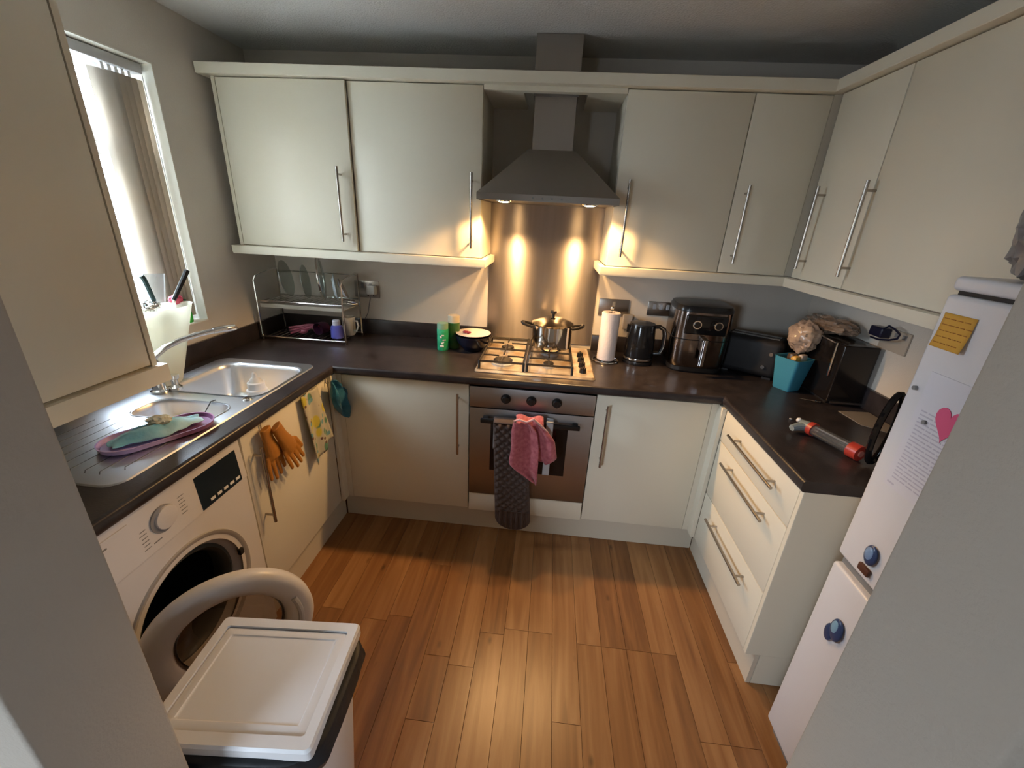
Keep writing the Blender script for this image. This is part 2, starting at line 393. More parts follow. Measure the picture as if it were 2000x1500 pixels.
G = .0015
YD = -.585
def carcass(parent, x0, x1, y0, y1, z0, z1, name='body', m=None):
    b = NB(); bx(b, x0, x1, y0, y1, z0, z1); return obj(name, b, m or CREAM_D, parent)

# ---- base units, back run
t = thing('base_cabinet', 'cream base cabinet with one door, between the sink corner and the oven', 'cabinet', (-.32, -.3, .15))
carcass(t, -.60, -.008, -.566, -.02, .15, .868)
d = front(t, -.634, -.004, YD, YD+.018, .152, .862)
bar_handle(d, (-.053, YD-.035, .823), (-.053, YD-.035, .497), (0, -1, 0))
t = thing('base_cabinet', 'cream base cabinet with one door, between the oven and the drawer corner', 'cabinet', (.86, -.3, .15))
carcass(t, .603, 1.10, -.566, -.02, .15, .868)
d = front(t, .601, 1.120, YD, YD+.018, .152, .862)
bar_handle(d, (.652, YD-.035, .823), (.652, YD-.035, .497), (0, -1, 0))
# corner posts
b = NB(); bx(b, -.681, -.636, YD+.002, YD+.020, .15, .866); bx(b, -.681, -.663, YD-.045, YD+.002, .15, .866)
tag(obj('corner_post', b, CREAM), 'cream corner post joining the sink cabinet to the back cabinets', 'corner post')
b = NB(); bx(b, 1.122, 1.166, YD+.002, YD+.020, .15, .866); bx(b, 1.148, 1.166, YD-.052, YD+.002, .15, .866)
tag(obj('corner_post', b, CREAM), 'cream corner post beside the three-drawer unit', 'corner post')
# ---- sink base
t = thing('sink_cabinet', 'cream cabinet under the sink with gloves and towels hung on its door', 'cabinet', (-.95, -.92, .15))
b = NB(); bx(b, -1.25, -.70, -.65, -.632, .15, .868); bx(b, -1.25, -.70, -1.228, -1.212, .15, .868); bx(b, -1.25, -.70, -1.228, -.632, .15, .168); obj('body', b, CREAM_D, t)
d = front(t, -.699, -.681, -1.226, -.634, .152, .862)
bar_handle(d, (-.646, -1.18, .795), (-.646, -1.18, .468), (1, 0, 0))
for yy in (-1.125, -.81, -.655):
    b = NB(); tube(b, [(-.695, yy, .866), (-.676, yy, .866), (-.676, yy, .84), (-.665, yy, .835), (-.662, yy, .846)], .0025, 6); obj('hook', b, CHROME, d)
# ---- drawer unit
XD = 1.166
t = thing('drawer_unit', 'cream three-drawer unit at the end of the dark worktop', 'drawer unit', (1.46, -.94, .15))
carcass(t, XD+.02, 1.74, -1.233, -.65, .15, .868)
b = NB(); bx(b, XD+.0, 1.745, -1.2517, -1.234, .15, .868, .001, 1); bx(b, XD+.055, 1.745, -1.2517, -1.234, .0, .15)
obj('end_panel', b, CREAM, t)
for z0, z1, hz in ((.716, .862, .805), (.430, .712, .668), (.152, .426, .372)):
    d = front(t, XD, XD+.018, -1.232, -.640, z0, z1, 'drawer')
    bar_handle(d, (XD-.035, -.776, hz), (XD-.035, -1.148, hz), (-1, 0, 0), inset=.045)
# ---- plinths
PL = mat('plinth', (0.60, 0.54, 0.43), 0.45)
b = NB(); bx(b, -.70, 1.2, -.545, -.53, 0, .15); tag(obj('plinth', b, PL), 'cream plinth under the oven and its two neighbouring cabinets', 'plinth')
b = NB(); bx(b, -.722, -.707, -1.228, -.547, 0, .15); tag(obj('plinth', b, PL), 'cream plinth under the sink cabinet', 'plinth')
b = NB(); bx(b, 1.203, 1.218, -1.2517, -.547, 0, .15); tag(obj('plinth', b, PL), 'cream plinth under the three-drawer unit', 'plinth')

# ------------------------------------------------------------------ worktop
WX0, WX1, WYF, WZ = -.656, 1.150, -.610, .91
t = thing('worktop', 'continuous dark brown worktop running round three sides of the kitchen', 'worktop', (.24, -.3, .87))
b = NB()
def slab(x0, x1, y0, y1): bx(b, x0, x1, y0, y1, .870, WZ)
SX0, SX1, SY0, SY1 = -1.175, -.755, -1.575, -.655      # cut-out for the sink
HX0, HX1, HY0, HY1 = .035, .565, -.50, -.07             # cut-out for the hob
slab(XL, SX0, -1.99, 0); slab(SX1, WX0-.012, -1.99, 0); slab(SX0, SX1, SY1, 0); slab(SX0, SX1, -1.99, SY0)
slab(WX0-.012, HX0, WYF+.012, 0); slab(HX1, WX1+.012, WYF+.012, 0); slab(HX0, HX1, WYF+.012, HY0); slab(HX0, HX1, HY1, 0)
slab(WX1+.012, XR, -1.256, 0)
def nose(p0, p1, outv):
    # rounded front edge swept between two points, pointing along outv
    o = Vector(outv); P = []
    for k in range(9):
        a = PI/2 - PI*k/8
        P.append((math.cos(a)*.012, .89 + (.008 if math.sin(a) > 0 else -.008) + math.sin(a)*.012))
    loft(b, [[Vector((p[0], p[1], 0)) + o*(-.0) + o*c + Vector((0, 0, z)) for c, z in P] + [Vector((p[0], p[1], .8701)) , Vector((p[0], p[1], .9099))] for p in (p0, p1)])
nose((WX0-.012, -1.99), (WX0-.012, WYF+.012), (1, 0, 0)); nose((WX0-.012, WYF+.012), (WX1+.012, WYF+.012), (0, -1, 0)); nose((WX1+.012, WYF+.012), (WX1+.012, -1.256), (-1, 0, 0))
obj('worktop_surface', b, WORK, t)
b = NB()
bx(b, XL, XL+.016, -1.99, 0, WZ, 1.0, .002); bx(b, XL+.016, -.010, -.016, 0, WZ, 1.0, .002)
bx(b, .607, XR-.016, -.016, 0, WZ, 1.0, .002); bx(b, XR-.016, XR, -1.256, 0, WZ, 1.0, .002)
obj('upstand', b, WORK, t)

# ------------------------------------------------------------------ sink
t = thing('sink', 'stainless steel one-and-a-half bowl sink with ribbed drainer under the window', 'sink', (-.96, -1.1, .91))
b = NB()
ZR = .9135
outer = rr(-.968, -1.1075, .466, .985, .045, 6)
main = rr(-.943, -.845, .385, .345, .07, 7); small = rr(-.935, -1.165, .30, .145, .055, 7)
def ring(P, z): 
    vs = [b.verts.new((x, y, z)) for x, y in P]; es = [b.edges.new((vs[i], vs[(i+1) % len(vs)])) for i in range(len(vs))]; return vs, es
vo_, eo = ring(outer, ZR); vm, em = ring(main, ZR); vs_, es_ = ring(small, ZR)
bmesh.ops.triangle_fill(b, edges=eo+em+es_, use_beauty=True)
lo = [b.verts.new((x, y, .9095)) for x, y in rr(-.968, -1.1075, .474, .993, .049, 6)]
for i in range(len(lo)): b.faces.new((vo_[i], vo_[(i+1) % len(lo)], lo[(i+1) % len(lo)], lo[i]))
obj('sink_top', b, SINKST, t, ang=8)
def bowl(P0, cx, cy, dep, name):
    b = NB(); L = []
    for s, z in ((1.0, ZR), (1.045, ZR+.0025), (1.03, ZR+.003), (.985, ZR-.004), (.97, ZR-.02), (.93, ZR-dep+.03), (.88, ZR-dep+.008), (.78, ZR-dep), (.15, ZR-dep-.004)):
        L.append([(cx+(x-cx)*s, cy+(y-cy)*s, z) for x, y in P0])
    loft(b, L[1:], cap0=False)
    o = obj(name, b, SINKST, t, ang=60); return o
o1 = bowl(main, -.943, -.845, .165, 'bowl'); o2 = bowl(small, -.935, -1.165, .09, 'bowl')
for o, cx, cy, z in ((o1, -.943, -.845, .7475), (o2, -.935, -1.165, .8225)):
    b = NB(); lathe(b, [(.04, -.001), (.042, .003), (.03, .002), (.012, -.002), (.0001, -.002)], (cx, cy, z), 24); obj('waste', b, CHROME, o)
GROOVE_SHADE = mat('groove_shade_steel', (0.16, 0.17, 0.18), 0.55, 0.6)  # darker steel strips paint the shade of recessed drainer grooves
for k in range(9):
    xx = -1.136 + k*.043
    yl = -1.545 + (.03 if k in (0, 8) else 0)
    b = NB(); tube(b, [(xx, -1.285+.012*(k % 2), ZR-.0012), (xx, yl, ZR-.0012), (xx+.012, yl-.012, ZR-.0012)], .0021, 6); obj('drainer_groove_shade', b, GROOVE_SHADE, t)


b = NB(); tube(b, [(-.875, -1.075, ZR+.004), (-.878, -1.095, ZR+.006), (-.885, -1.12, .89), (-.872, -1.16, .86), (-.90, -1.165, .832)], .0018, 5)
cyl(b, (-.90, -1.165, .828), (-.90, -1.165, .838), .02); obj('plug_chain', b, MATTB, t)
b = NB(); lathe(b, [(.016, 0), (.016, .004), (.012, .006), (.0001, .006)], (-.775, -1.04, ZR), 20); obj('overflow_cap', b, CHROME, t)
# mixer tap
t = thing('mixer_tap', 'chrome mixer tap with long swivelling spout behind the sink bowls', 'tap', (-1.13, -1.04, .914))
b = NB(); lathe(b, [(.030, .9145), (.030, .922), (.022, .928), (.020, .99), (.024, 1.0), (.024, 1.03), (.016, 1.045), (.0001, 1.047)], (-1.13, -1.04, 0), 24); obj('tap_body', b, CHROME, t)
b = NB(); tube(b, [(-1.13, -1.04, 1.03), (-1.125, -1.03, 1.055), (-1.10, -1.00, 1.085), (-1.075, -.955, 1.103), (-1.045, -.90, 1.113), (-1.01, -.83, 1.118), (-1.0, -.806, 1.118)], [.012, .012, .012, .011, .011, .011, .011], 12)
s = obj('spout', b, CHROME, t)
b = NB(); tube(b, [(-1.02, -.85, 1.117), (-1.005, -.818, 1.118), (-.985, -.775, 1.116), (-.984, -.773, 1.108)], [.0135, .0145, .0145, .012], 12); obj('spout_tip', b, CHROME, s)
b = NB(); tube(b, [(-1.13, -1.04, 1.01), (-1.10, -1.075, 1.02), (-1.075, -1.105, 1.035)], [.008, .007, .006], 8); obj('lever', b, CHROME, t)
b = NB(); lathe(b, [(.022, .9145), (.022, .925), (.012, .935), (.012, .955), (.018, .96), (.018, .975), (.0001, .98)], (-1.095, -1.005, 0), 20)
o = obj('tap_knob', b, CHROME, t)

# ------------------------------------------------------------------ wall units
YU = -.329; ZT, ZB = 2.133, 1.419
def wall_unit(label, x0, x1, hx=None, ajar=0, end=None):
    t = thing('wall_cabinet', label, 'cabinet', ((x0+x1)/2, -.16, ZB), 0, 'cream wall cabinets')
    carcass(t, x0, x1, YU+.022, -.004, ZB-.002, ZT+.002)
    d = front(t, x0+G, x1-G, YU, YU+.018, ZB, ZT-.013)
    if hx is not None: bar_handle(d, (hx, YU-.035, 1.785), (hx, YU-.035, 1.463), (0, -1, 0))
    return t, d
t, d = wall_unit('cream wall cabinet beside the window wall, over the dish rack', -1.204, -.604, -.657)
for o in [d]:
    o.rotation_euler = (0, 0, math.radians(-1.6)); piv = Vector((-1.204, YU+.018, 0)) - Vector(t.location)
    o.location = piv - Matrix.Rotation(math.radians(-1.6), 3, 'Z') @ piv
b = NB(); bx(b, -1.222, -1.205, YU, -.004, ZB-.002, ZT+.002); obj('end_panel', b, CREAM, t)
wall_unit('cream wall cabinet against the flue side of the extractor, over the green cans', -.603, -.004, -.046)
wall_unit('cream wall cabinet over the paper towel and kettle, beside the extractor', .597, 1.105, .650)
wall_unit('narrow cream wall cabinet in the corner over the air fryer', 1.106, 1.405, 1.151)
b = NB(); bx(b, 1.406, 1.438, YU+.004, YU+.02, ZB, ZT); tag(obj('corner_post', b, CREAM_D), 'cream corner post between the two runs of wall cabinets', 'corner post')
XU = 1.423
def side_unit(label, y0, y1, hy=None, z0=ZB, nm='wall_cabinet'):
    t = thing(nm, label, 'cabinet', (1.6, (y0+y1)/2, z0), 0, 'cream wall cabinets')
    carcass(t, XU+.022, XR-.003, y0, y1, z0-.002, ZT+.002)
    d = front(t, XU, XU+.018, y0+G, y1-G, z0, ZT-.013)
    if hy: bar_handle(d, (XU-.035, hy, 1.785), (XU-.035, hy, 1.463), (-1, 0, 0))
side_unit('narrow cream wall cabinet next to the corner, over the bread bag', -.708, -.352, -.434)
side_unit('broad cream wall cabinet over the charger, reaching to the fridge', -1.31, -.710, -.722)
side_unit('plain cream wall cabinet above the fridge freezer', -1.97, -1.312, None, ZB+.25)
# boiler cabinet
XBO = -.94
t = thing('boiler_cabinet', 'tall cream wall cabinet hanging low over the draining board', 'cabinet', (-1.1, -1.6, 1.09))
carcass(t, XL+.002, XBO-.02, -1.995, -1.222, 1.095, 2.15)
front(t, XBO-.018, XBO, -1.985, -1.224, 1.102, 2.13)
b = NB(); bx(b, XL+.002, XBO+.002, -1.221, -1.203, 1.096, 2.15); obj('end_panel', b, CREAM, t)
b = NB(); prism(b, [(-.965, -1.997), (-.925, -1.997), (-.925, -1.178), (-1.265, -1.178), (-1.265, -1.2), (-.948, -1.2), (-.965, -1.215)], 1.036, 1.094); obj('pelmet', b, CREAM, t)
b = NB(); bx(b, -1.265, -.955, -1.99, -1.225, 1.085, 1.0945); obj('underside', b, CREAM_D, t)
# cornice and pelmet mouldings
def sweep(pts, prof, name, label, m=CREAM):
    """prof: list of (outwards, z); pts: plan polyline with outward normals to its right; mitred"""
    b = NB(); L = []
    for i, p in enumerate(pts):
        p = Vector(p)
        d0 = (p-Vector(pts[i-1])).normalized() if i else None
        d1 = (Vector(pts[i+1])-p).normalized() if i < len(pts)-1 else None
        n0 = Vector((d0.y, -d0.x)) if d0 else None; n1 = Vector((d1.y, -d1.x)) if d1 else None
        if n0 is None: nn = n1
        elif n1 is None: nn = n0
        else: nn = (n0+n1).normalized(); nn = nn / nn.dot(n0)
        L.append([(p.x+nn.x*o, p.y+nn.y*o, z) for o, z in prof])
    loft(b, L); return tag(obj(name, b, m), label, 'moulding')
CP = [(0.0, 2.124), (.0465, 2.124), (.048, 2.1255), (.048, 2.1645), (.0465, 2.166), (0.0, 2.166)]
sweep([(-1.225, -.02), (-1.225, YU), (XU, YU), (XU, -1.985)], [(o-.012 if o else -.02, z) for o, z in CP], 'cornice', 'cream cornice running along the tops of the wall cabinets')
PP = [(.004, 1.376), (.024, 1.376), (.026, 1.384), (.026, 1.414), (.004, 1.4165)]
sweep([(-1.225, -.02), (-1.225, YU), (-.002, YU), (-.002, -.02)], PP, 'pelmet', 'cream pelmet under the two wall cabinets on the window side of the extractor')
sweep([(.595, -.02), (.595, YU), (XU, YU), (XU, -1.305)], PP, 'pelmet', 'cream pelmet turning the corner under the wall cabinets near the fridge')
# bridging shelf over the hood
b = NB(); 
bx(b, -.003, .165, YU+.0, -.004, 2.104, 2.1235); bx(b, .435, .596, YU, -.004, 2.104, 2.1235); bx(b, .165, .435, YU, YU+.035, 2.104, 2.1235)
tag(obj('bridging_shelf', b, CREAM), 'cream board bridging the gap above the extractor hood', 'shelf')
# splashback
b = NB(); bx(b, -.008, .604, -.006, -.0005, .935, 1.69, .001, 1)
tag(obj('splashback', b, SPLASH), 'brushed stainless steel splashback behind the hob', 'splashback')

# ------------------------------------------------------------------ extractor hood
t = thing('extractor_hood', 'stainless chimney extractor hood with two lamps lit over the hob', 'extractor hood', (.3, -.25, 1.67))
b = NB()
lo0 = [(.002, -.50), (.598, -.50), (.598, -.012), (.002, -.012)]
loft(b, [[(x, y, 1.674) for x, y in lo0], [(x, y, 1.700) for x, y in lo0],
         [(.196, -.285, 1.895), (.408, -.285, 1.895), (.408, -.012, 1.895), (.196, -.012, 1.895)]], cap0=False)
obj('canopy', b, HOODST, t, ang=20)
b = NB(); bx(b, .006, .594, -.495, -.02, 1.679, 1.686)
und = obj('underside', b, STEEL, t)
b = NB(); bx(b, .212, .392, -.27, -.012, 1.885, 2.124); obj('chimney', b, HOODST, t)
b = NB(); bx(b, .206, .398, -.276, -.012, 2.10, 2.318); obj('chimney_sleeve', b, HOODST, t)
BULB = mat('lamp_glow', (1, 1, 1), 0.4, emit=(1.0, 0.62, 0.26), estr=90)
for xx in (.112, .482):
    b = NB(); lathe(b, [(.026, 1.670), (.036, 1.671), (.038, 1.679)], (xx, -.425, 0), 24, cap=False); h = obj('lamp_ring', b, CHROME, t)
    b = NB(); lathe(b, [(.0001, 1.6665), (.016, 1.6675), (.026, 1.671)], (xx, -.425, 0), 24, cap=False); obj('lamp', b, BULB, h)
    ld = bpy.data.lights.new('hood_lamp', 'SPOT'); ld.energy = 21; ld.color = (1.0, .58, .23); ld.spot_size = math.radians(148); ld.spot_blend = .3; ld.shadow_soft_size = .022
    lo = bpy.data.objects.new('hood_lamp', ld); lo.location = (xx, -.425, 1.655); C.objects.link(lo)
b = NB()
b.free()
for k in range(4):
    b = NB(); cyl(b, (.24+k*.04, -.5015, 1.687), (.24+k*.04, -.499, 1.687), .004, n=12); obj('control_button', b, GREYP, t)

# ------------------------------------------------------------------ oven
t = thing('oven', 'built-in stainless steel oven with three black knobs, cloths on its handle', 'oven', (.3, -.3, .26))
YO = -.600
b = NB(); bx(b, .004, .594, -.575, -.03, .262, .862); obj('body', b, GREYP, t)
b = NB(); bx(b, .003, .595, YO, -.576, .757, .862, .002); fas = obj('fascia', b, OVENST, t)
for xx in (.176, .297, .417):
    b = NB(); cyl(b, (xx, YO, .811), (xx, YO-.004, .811), .024, n=28); cyl(b, (xx, YO-.004, .811), (xx, YO-.022, .811), .0185, .016, n=28); bx(b, xx-.004, xx+.004, YO-.027, YO-.02, .795, .827, .001, 1)
    obj('knob', b, BLACK, fas)
b = NB(); bx(b, .003, .595, YO, -.577, .262, .752, .002); dr = obj('door', b, OVENST, t)
b = NB(); bx(b, .108, .482, YO-.0015, YO+.003, .412, .690, .001, 1); obj('glass', b, GLOSSB, dr)
b = NB(); bx(b, .062, .534, YO-.045, YO-.030, .694, .718, .005, 3)
for xx in (.085, .511): bx(b, xx-.014, xx+.014, YO-.036, YO, .696, .716, .003)
obj('handle', b, BLACK, dr)
b = NB(); bx(b, .004, .594, -.597, -.579, .152, .258, .0015); tag(obj('filler_panel', b, CREAM), 'narrow cream filler panel below the oven door', 'panel')

# ------------------------------------------------------------------ gas hob
HOBM = mat('hob_steel', (0.74, 0.68, 0.60), 0.34, 0.55, col2=(0.36, 0.25, 0.15), vscale=9, bump=0.1, bscale=40)
t = thing('gas_hob', 'four-burner gas hob with black pan supports, soiled steel top', 'hob', (.3, -.28, .91))
b = NB()
P = rr(.3, -.282, .582, .505, .02, 5); P2 = rr(.3, -.282, .566, .489, .014, 5); P3 = rr(.3, -.282, .545, .468, .012, 5)
loft(b, [[(x, y, .9102) for x, y in P], [(x, y, .913) for x, y in P], [(x, y, .921) for x, y in P2], [(x, y, .917) for x, y in P3]], cap0=True)
obj('hob_plate', b, HOBM, t, ang=25)
BP = {(.135, -.165): .034, (.135, -.40): .048, (.370, -.175): .042, (.365, -.40): .026}
for (xx, yy), r in BP.items():
    b = NB(); lathe(b, [(r*1.25, .917), (r*1.2, .926), (r*.9, .93), (r*.9, .934)], (xx, yy, 0), 28); bn = obj('burner', b, LGREY, t)
    b = NB(); lathe(b, [(r, .934), (r*1.02, .938), (r*.9, .942), (.0001, .943)], (xx, yy, 0), 28); obj('burner_cap', b, IRON, bn)
for gx0, gx1 in ((.030, .245), (.262, .478)):
    b = NB(); y0, y1, z = -.512, -.05, .957; mid = (gx0+gx1)/2
    def bar(p, q, h=.007): 
        p, q = Vector(p), Vector(q); tube(b, [p, q], h, 6)
    for xx in (gx0, gx1): tube(b, [(xx, y0, .922), (xx, y0+.006, z), (xx, y1-.006, z), (xx, y1, .922)], .0065, 6)
    for yy in (y0+.012, -.283, y1-.012): bar((gx0, yy, z), (gx1, yy, z), .0055)
    for (xx, yy), r in BP.items():
        if gx0 < xx < gx1:
            for sx in (-1, 1):
                tube(b, [(gx0 if sx < 0 else gx1, yy+.0, z), (xx+sx*(r+.02), yy, z+.002), (xx+sx*.022, yy, z+.001)], .0045, 6)
                y_end = (y0+.012 if yy < -.283 else -.283) if sx < 0 else (-.283 if yy < -.283 else y1-.012)
                tube(b, [(xx, y_end, z), (xx, yy + (y_end-yy)*.22, z+.001)], .0045, 6)
    obj('pan_support', b, IRON, t)
for k, yy in enumerate((-.19, -.275, -.36, -.445)):
    b = NB(); cyl(b, (.535, yy, .917), (.535, yy, .94), .018, .0155, n=24); bx(b, .532, .538, yy-.016, yy+.016, .938, .946, .001, 1); obj('knob', b, BLACK, t)

# ------------------------------------------------------------------ saucepan
PANST = mat('pan_steel', (0.58, 0.54, 0.48), 0.10, 1.0)
t = thing('saucepan', 'shiny steel lidded saucepan on the back burner of the hob', 'saucepan', (.372, -.195, .961))
R0 = .106
b = NB(); lathe(b, [(.0001, .966), (.098, .966), (R0, .976), (R0, 1.088), (R0+.005, 1.092), (R0-.002, 1.093), (R0-.003, .98), (.095, .972), (.0001, .972)], (.372, -.195, 0), 40); obj('pan_body', b, PANST, t)
b = NB(); lathe(b, [(R0+.004, 1.094), (R0+.006, 1.098), (.09, 1.108), (.055, 1.124), (.012, 1.131), (.0001, 1.131)], (.372, -.195, 0), 40); lid = obj('lid', b, PANST, t)
b = NB(); lathe(b, [(.008, 1.13), (.007, 1.142), (.017, 1.150), (.016, 1.162), (.0001, 1.166)], (.372, -.195, 0), 20); obj('lid_knob', b, BLACK, lid)
for s in (-1, 1):
    cx = .372 + s*(R0-.002)
    b = NB(); tube(b, [(cx, -.228, 1.075), (cx+s*.03, -.226, 1.082), (cx+s*.052, -.212, 1.088), (cx+s*.056, -.195, 1.09), (cx+s*.052, -.178, 1.088), (cx+s*.03, -.164, 1.082), (cx, -.162, 1.075)], [.007, .007, .009, .011, .009, .007, .007], 10)
    obj('handle', b, BLACK, t)

# ------------------------------------------------------------------ things on the worktop, back run
GREEN = mat('green_print', (0.01, 0.30, 0.12), 0.35, col2=(0.05, 0.50, 0.24), vscale=30)
CANTOP = mat('can_top', (0.50, 0.44, 0.33), 0.4)
def can(x, y, h, label, m, topm, r=.031):
    t = thing('canister', label, 'canister', (x, y, WZ), 0, 'green canisters beside the hob')
    b = NB(); lathe(b, [(r*.95, WZ), (r, WZ+.004), (r, WZ+h*.78), (r*.97, WZ+h*.79)], (x, y, 0), 28); body = obj('canister_body', b, m, t)
    b = NB(); lathe(b, [(r*.97, WZ+h*.79), (r*.97, WZ+h*.97), (r*.93, WZ+h), (.0001, WZ+h)], (x, y, 0), 28); obj('cap', b, topm, t)
    return t, body
t, body = can(-.222, -.215, .150, 'bright green canister with white print, the front one of two', GREEN, mat('green_cap', (.25, .42, .27), .4))
b = NB()
for k, (z, w, h) in enumerate(((.93, .7, .010), (.945, .4, .012), (.955, .25, .008), (.98, .35, .012), (.992, .5, .008), (.968, .6, .005))):
    a0 = -PI/2 - .3 + .25*(k % 3); n_ = 5; r = .0316
    for j in range(n_):
        a, c = a0 + w*j/n_, a0 + w*(j+1)/n_
        q = [b.verts.new((-.222+r*math.cos(g), -.215+r*math.sin(g), zz)) for g, zz in ((a, z), (c, z), (c, z+h), (a, z+h))]; b.faces.new(q)
obj('print', b, WHITE, body, solid=.0004)
can(-.172, -.165, .185, 'dark green canister with a cream cap, behind the bright one', mat('dark_green_print', (0.01, 0.11, 0.04), 0.35, col2=(0.08, .16, .04), vscale=18), CANTOP, .033)

NAVY = mat('navy_glaze', (0.008, 0.009, 0.022), 0.2)
b = NB(); lathe(b, [(.045, WZ), (.05, WZ+.004), (.088, WZ+.05), (.098, WZ+.088), (.094, WZ+.088), (.083, WZ+.05), (.04, WZ+.01), (.0001, WZ+.009)], (-.058, -.185, 0), 36)
tag(obj('bowl', b, NAVY), 'dark navy bowl beside the hob, under the white plate', 'bowl')
b = NB(); lathe(b, [(.05, 1.0), (.06, .999), (.095, 1.008), (.096, 1.010), (.058, 1.003), (.0001, 1.003)], (-.058, -.185, 0), 36)
tag(obj('plate', b, mat('white_glaze', (.78, .70, .68), .25)), 'white plate resting on the dark bowl beside the hob', 'plate')
b = NB(); rr_ = random.Random(3)
for k in range(7): sph(b, (-.088+rr_.uniform(-.02, .02), -.205+rr_.uniform(-.012, .012), 1.011+rr_.uniform(0, .006)), .009, (1, .8, .7), 8)
tag(obj('fruit_scraps', b, mat('dark_red', (.22, .01, .03), .4)), 'small dark red fruit pieces lying on the white plate', 'food')

# paper towel on a holder
t = thing('paper_towel_holder', 'upright holder with a wire base carrying the paper towel roll', 'holder', (.672, -.20, WZ))
b = NB(); tube(b, [(.672+.068*math.cos(a), -.20+.068*math.sin(a), WZ+.005) for a in [2*PI*k/32 for k in range(32)]], .004, 6, True); cyl(b, (.672, -.20, WZ), (.672, -.20, WZ+.006), .03)
tube(b, [(.672+.03, -.2, WZ+.004), (.672+.068, -.2, WZ+.004)], .003, 6); tube(b, [(.672-.03, -.2, WZ+.004), (.672-.068, -.2, WZ+.004)], .003, 6)
obj('base', b, CHROME, t)
b = NB(); cyl(b, (.672, -.20, WZ), (.672, -.20, 1.195), .006, n=10); sph(b, (.672, -.20, 1.197), .010); obj('rod', b, CHROME, t)
PAPER = mat('paper_towel', (.80, .72, .69), .95, bump=.5, bscale=120)
b = NB(); lathe(b, [(.016, .922), (.047, .922), (.048, .925), (.048, 1.172), (.046, 1.175), (.016, 1.175), (.016, .922)], (.672, -.20, 0), 40, cap=False)
tag(obj('paper_towel_roll', b, PAPER), 'white paper towel roll standing between the hob and the kettle', 'paper towel')
# kettle
t = thing('kettle', 'glossy black jug kettle with a silver-edged handle, beside the paper towel', 'kettle', (.845, -.18, WZ))
KB = mat('kettle_black', (.010, .010, .011), .12)
b = NB(); lathe(b, [(.078, WZ), (.080, WZ+.006), (.078, WZ+.018), (.06, WZ+.02)], (.845, -.18, 0), 36); obj('power_base', b, BLACK, t)
b = NB(); lathe(b, [(.074, WZ+.022), (.077, WZ+.03), (.075, WZ+.12), (.068, WZ+.20), (.066, WZ+.208)], (.845, -.18, 0), 36); kb = obj('kettle_body', b, KB, t)
b = NB(); lathe(b, [(.0775, WZ+.024), (.0785, WZ+.03), (.0775, WZ+.036)], (.845, -.18, 0), 36, cap=False); obj('trim_ring', b, CHROME, kb)
b = NB(); prism(b, [(.79, -.16), (.765, -.178), (.765, -.186), (.79, -.204)], WZ+.165, WZ+.207); obj('kettle_spout', b, KB, t)
b = NB(); lathe(b, [(.066, WZ+.208), (.064, WZ+.216), (.02, WZ+.222), (.0001, WZ+.222)], (.845, -.18, 0), 30); obj('lid', b, BLACK, t)
hp = [(.905, -.19, WZ+.200), (.930, -.195, WZ+.205), (.953, -.20, WZ+.192), (.962, -.202, WZ+.16), (.962, -.202, WZ+.10), (.950, -.20, WZ+.062), (.916, -.19, WZ+.055)]
b = NB(); tube(b, hp, [.010, .011, .012, .012, .012, .011, .009], 10); hn = obj('handle', b, BLACK, t)
b = NB(); tube(b, [(x+.002, y-.011, z) for x, y, z in hp[1:-1]], .0035, 6); obj('handle_trim', b, mat('silver_trim', (.5, .5, .5), .25, 1.0), hn)
# air fryer
FRY = mat('fryer_steel', (.26, .22, .20), .17, 1.0, aniso=.6, tangent=(0, 0, 1))
t = thing('air_fryer', 'black and steel air fryer with two dials on its front', 'air fryer', (1.125, -.175, WZ), math.radians(-3))
def sup(w, d, n=32, e=4.0):
    P = []
    for k in range(n):
        a = 2*PI*k/n; c, s = math.cos(a), math.sin(a)
        P.append((math.copysign(abs(c)**(2/e), c)*w/2, math.copysign(abs(s)**(2/e), s)*d/2))
    return P
def fl(levels, m, name, par, w=.285, d=.275, y=0):
    b = NB(); loft(b, [[(x*s, yy*s+y, z) for x, yy in sup(w, d, 48)] for s, z in levels]); return obj(name, b, m, par, world=False)
fl([(.90, 0), (.95, .01), (.95, .03)], BLACK, 'fryer_foot', t)
fl([(.94, .031), (.985, .05), (1.0, .16), (.998, .172)], FRY, 'basket', t)
fl([(.98, .1725), (.98, .1765)], BLACK, 'seam', t)
fb = fl([(.998, .177), (.99, .25), (.97, .312)], FRY, 'fryer_body', t)
fl([(.985, .311), (.985, .325), (.93, .340), (.6, .346)], BLACK, 'fryer_top', t)
b = NB(); bx(b, -.098, .098, -.146, -.128, .205, .300, .006, 3); cp = obj('control_panel', b, GLOSSB, t, world=False)
for xx in (-.045, .055):
    b = NB(); lathe(b, [(.016, 0), (.016, .006), (.0205, .006), (.0205, 0)], (xx, -.146, .255), 28, Matrix.Rotation(PI/2, 3, 'X'), cap=False); o = obj('dial_ring', b, CHROME, cp, world=False)
    b = NB(); cyl(b, (xx, -.146, .255), (xx, -.156, .255), .0155, n=24); obj('dial', b, BLACK, cp, world=False)
b = NB(); bx(b, -.014, .014, -.195, -.125, .125, .195, .008, 3); bx(b, -.013, .013, -.195, -.172, .06, .15, .008, 3); hb = obj('handle', b, BLACK, t, world=False)
b = NB(); bx(b, -.015, -.0125, -.196, -.17, .06, .19, .001, 1); bx(b, -.008, .008, -.1975, -.1945, .06, .19, .001, 1); obj('handle_trim', b, CHROME, hb, world=False)

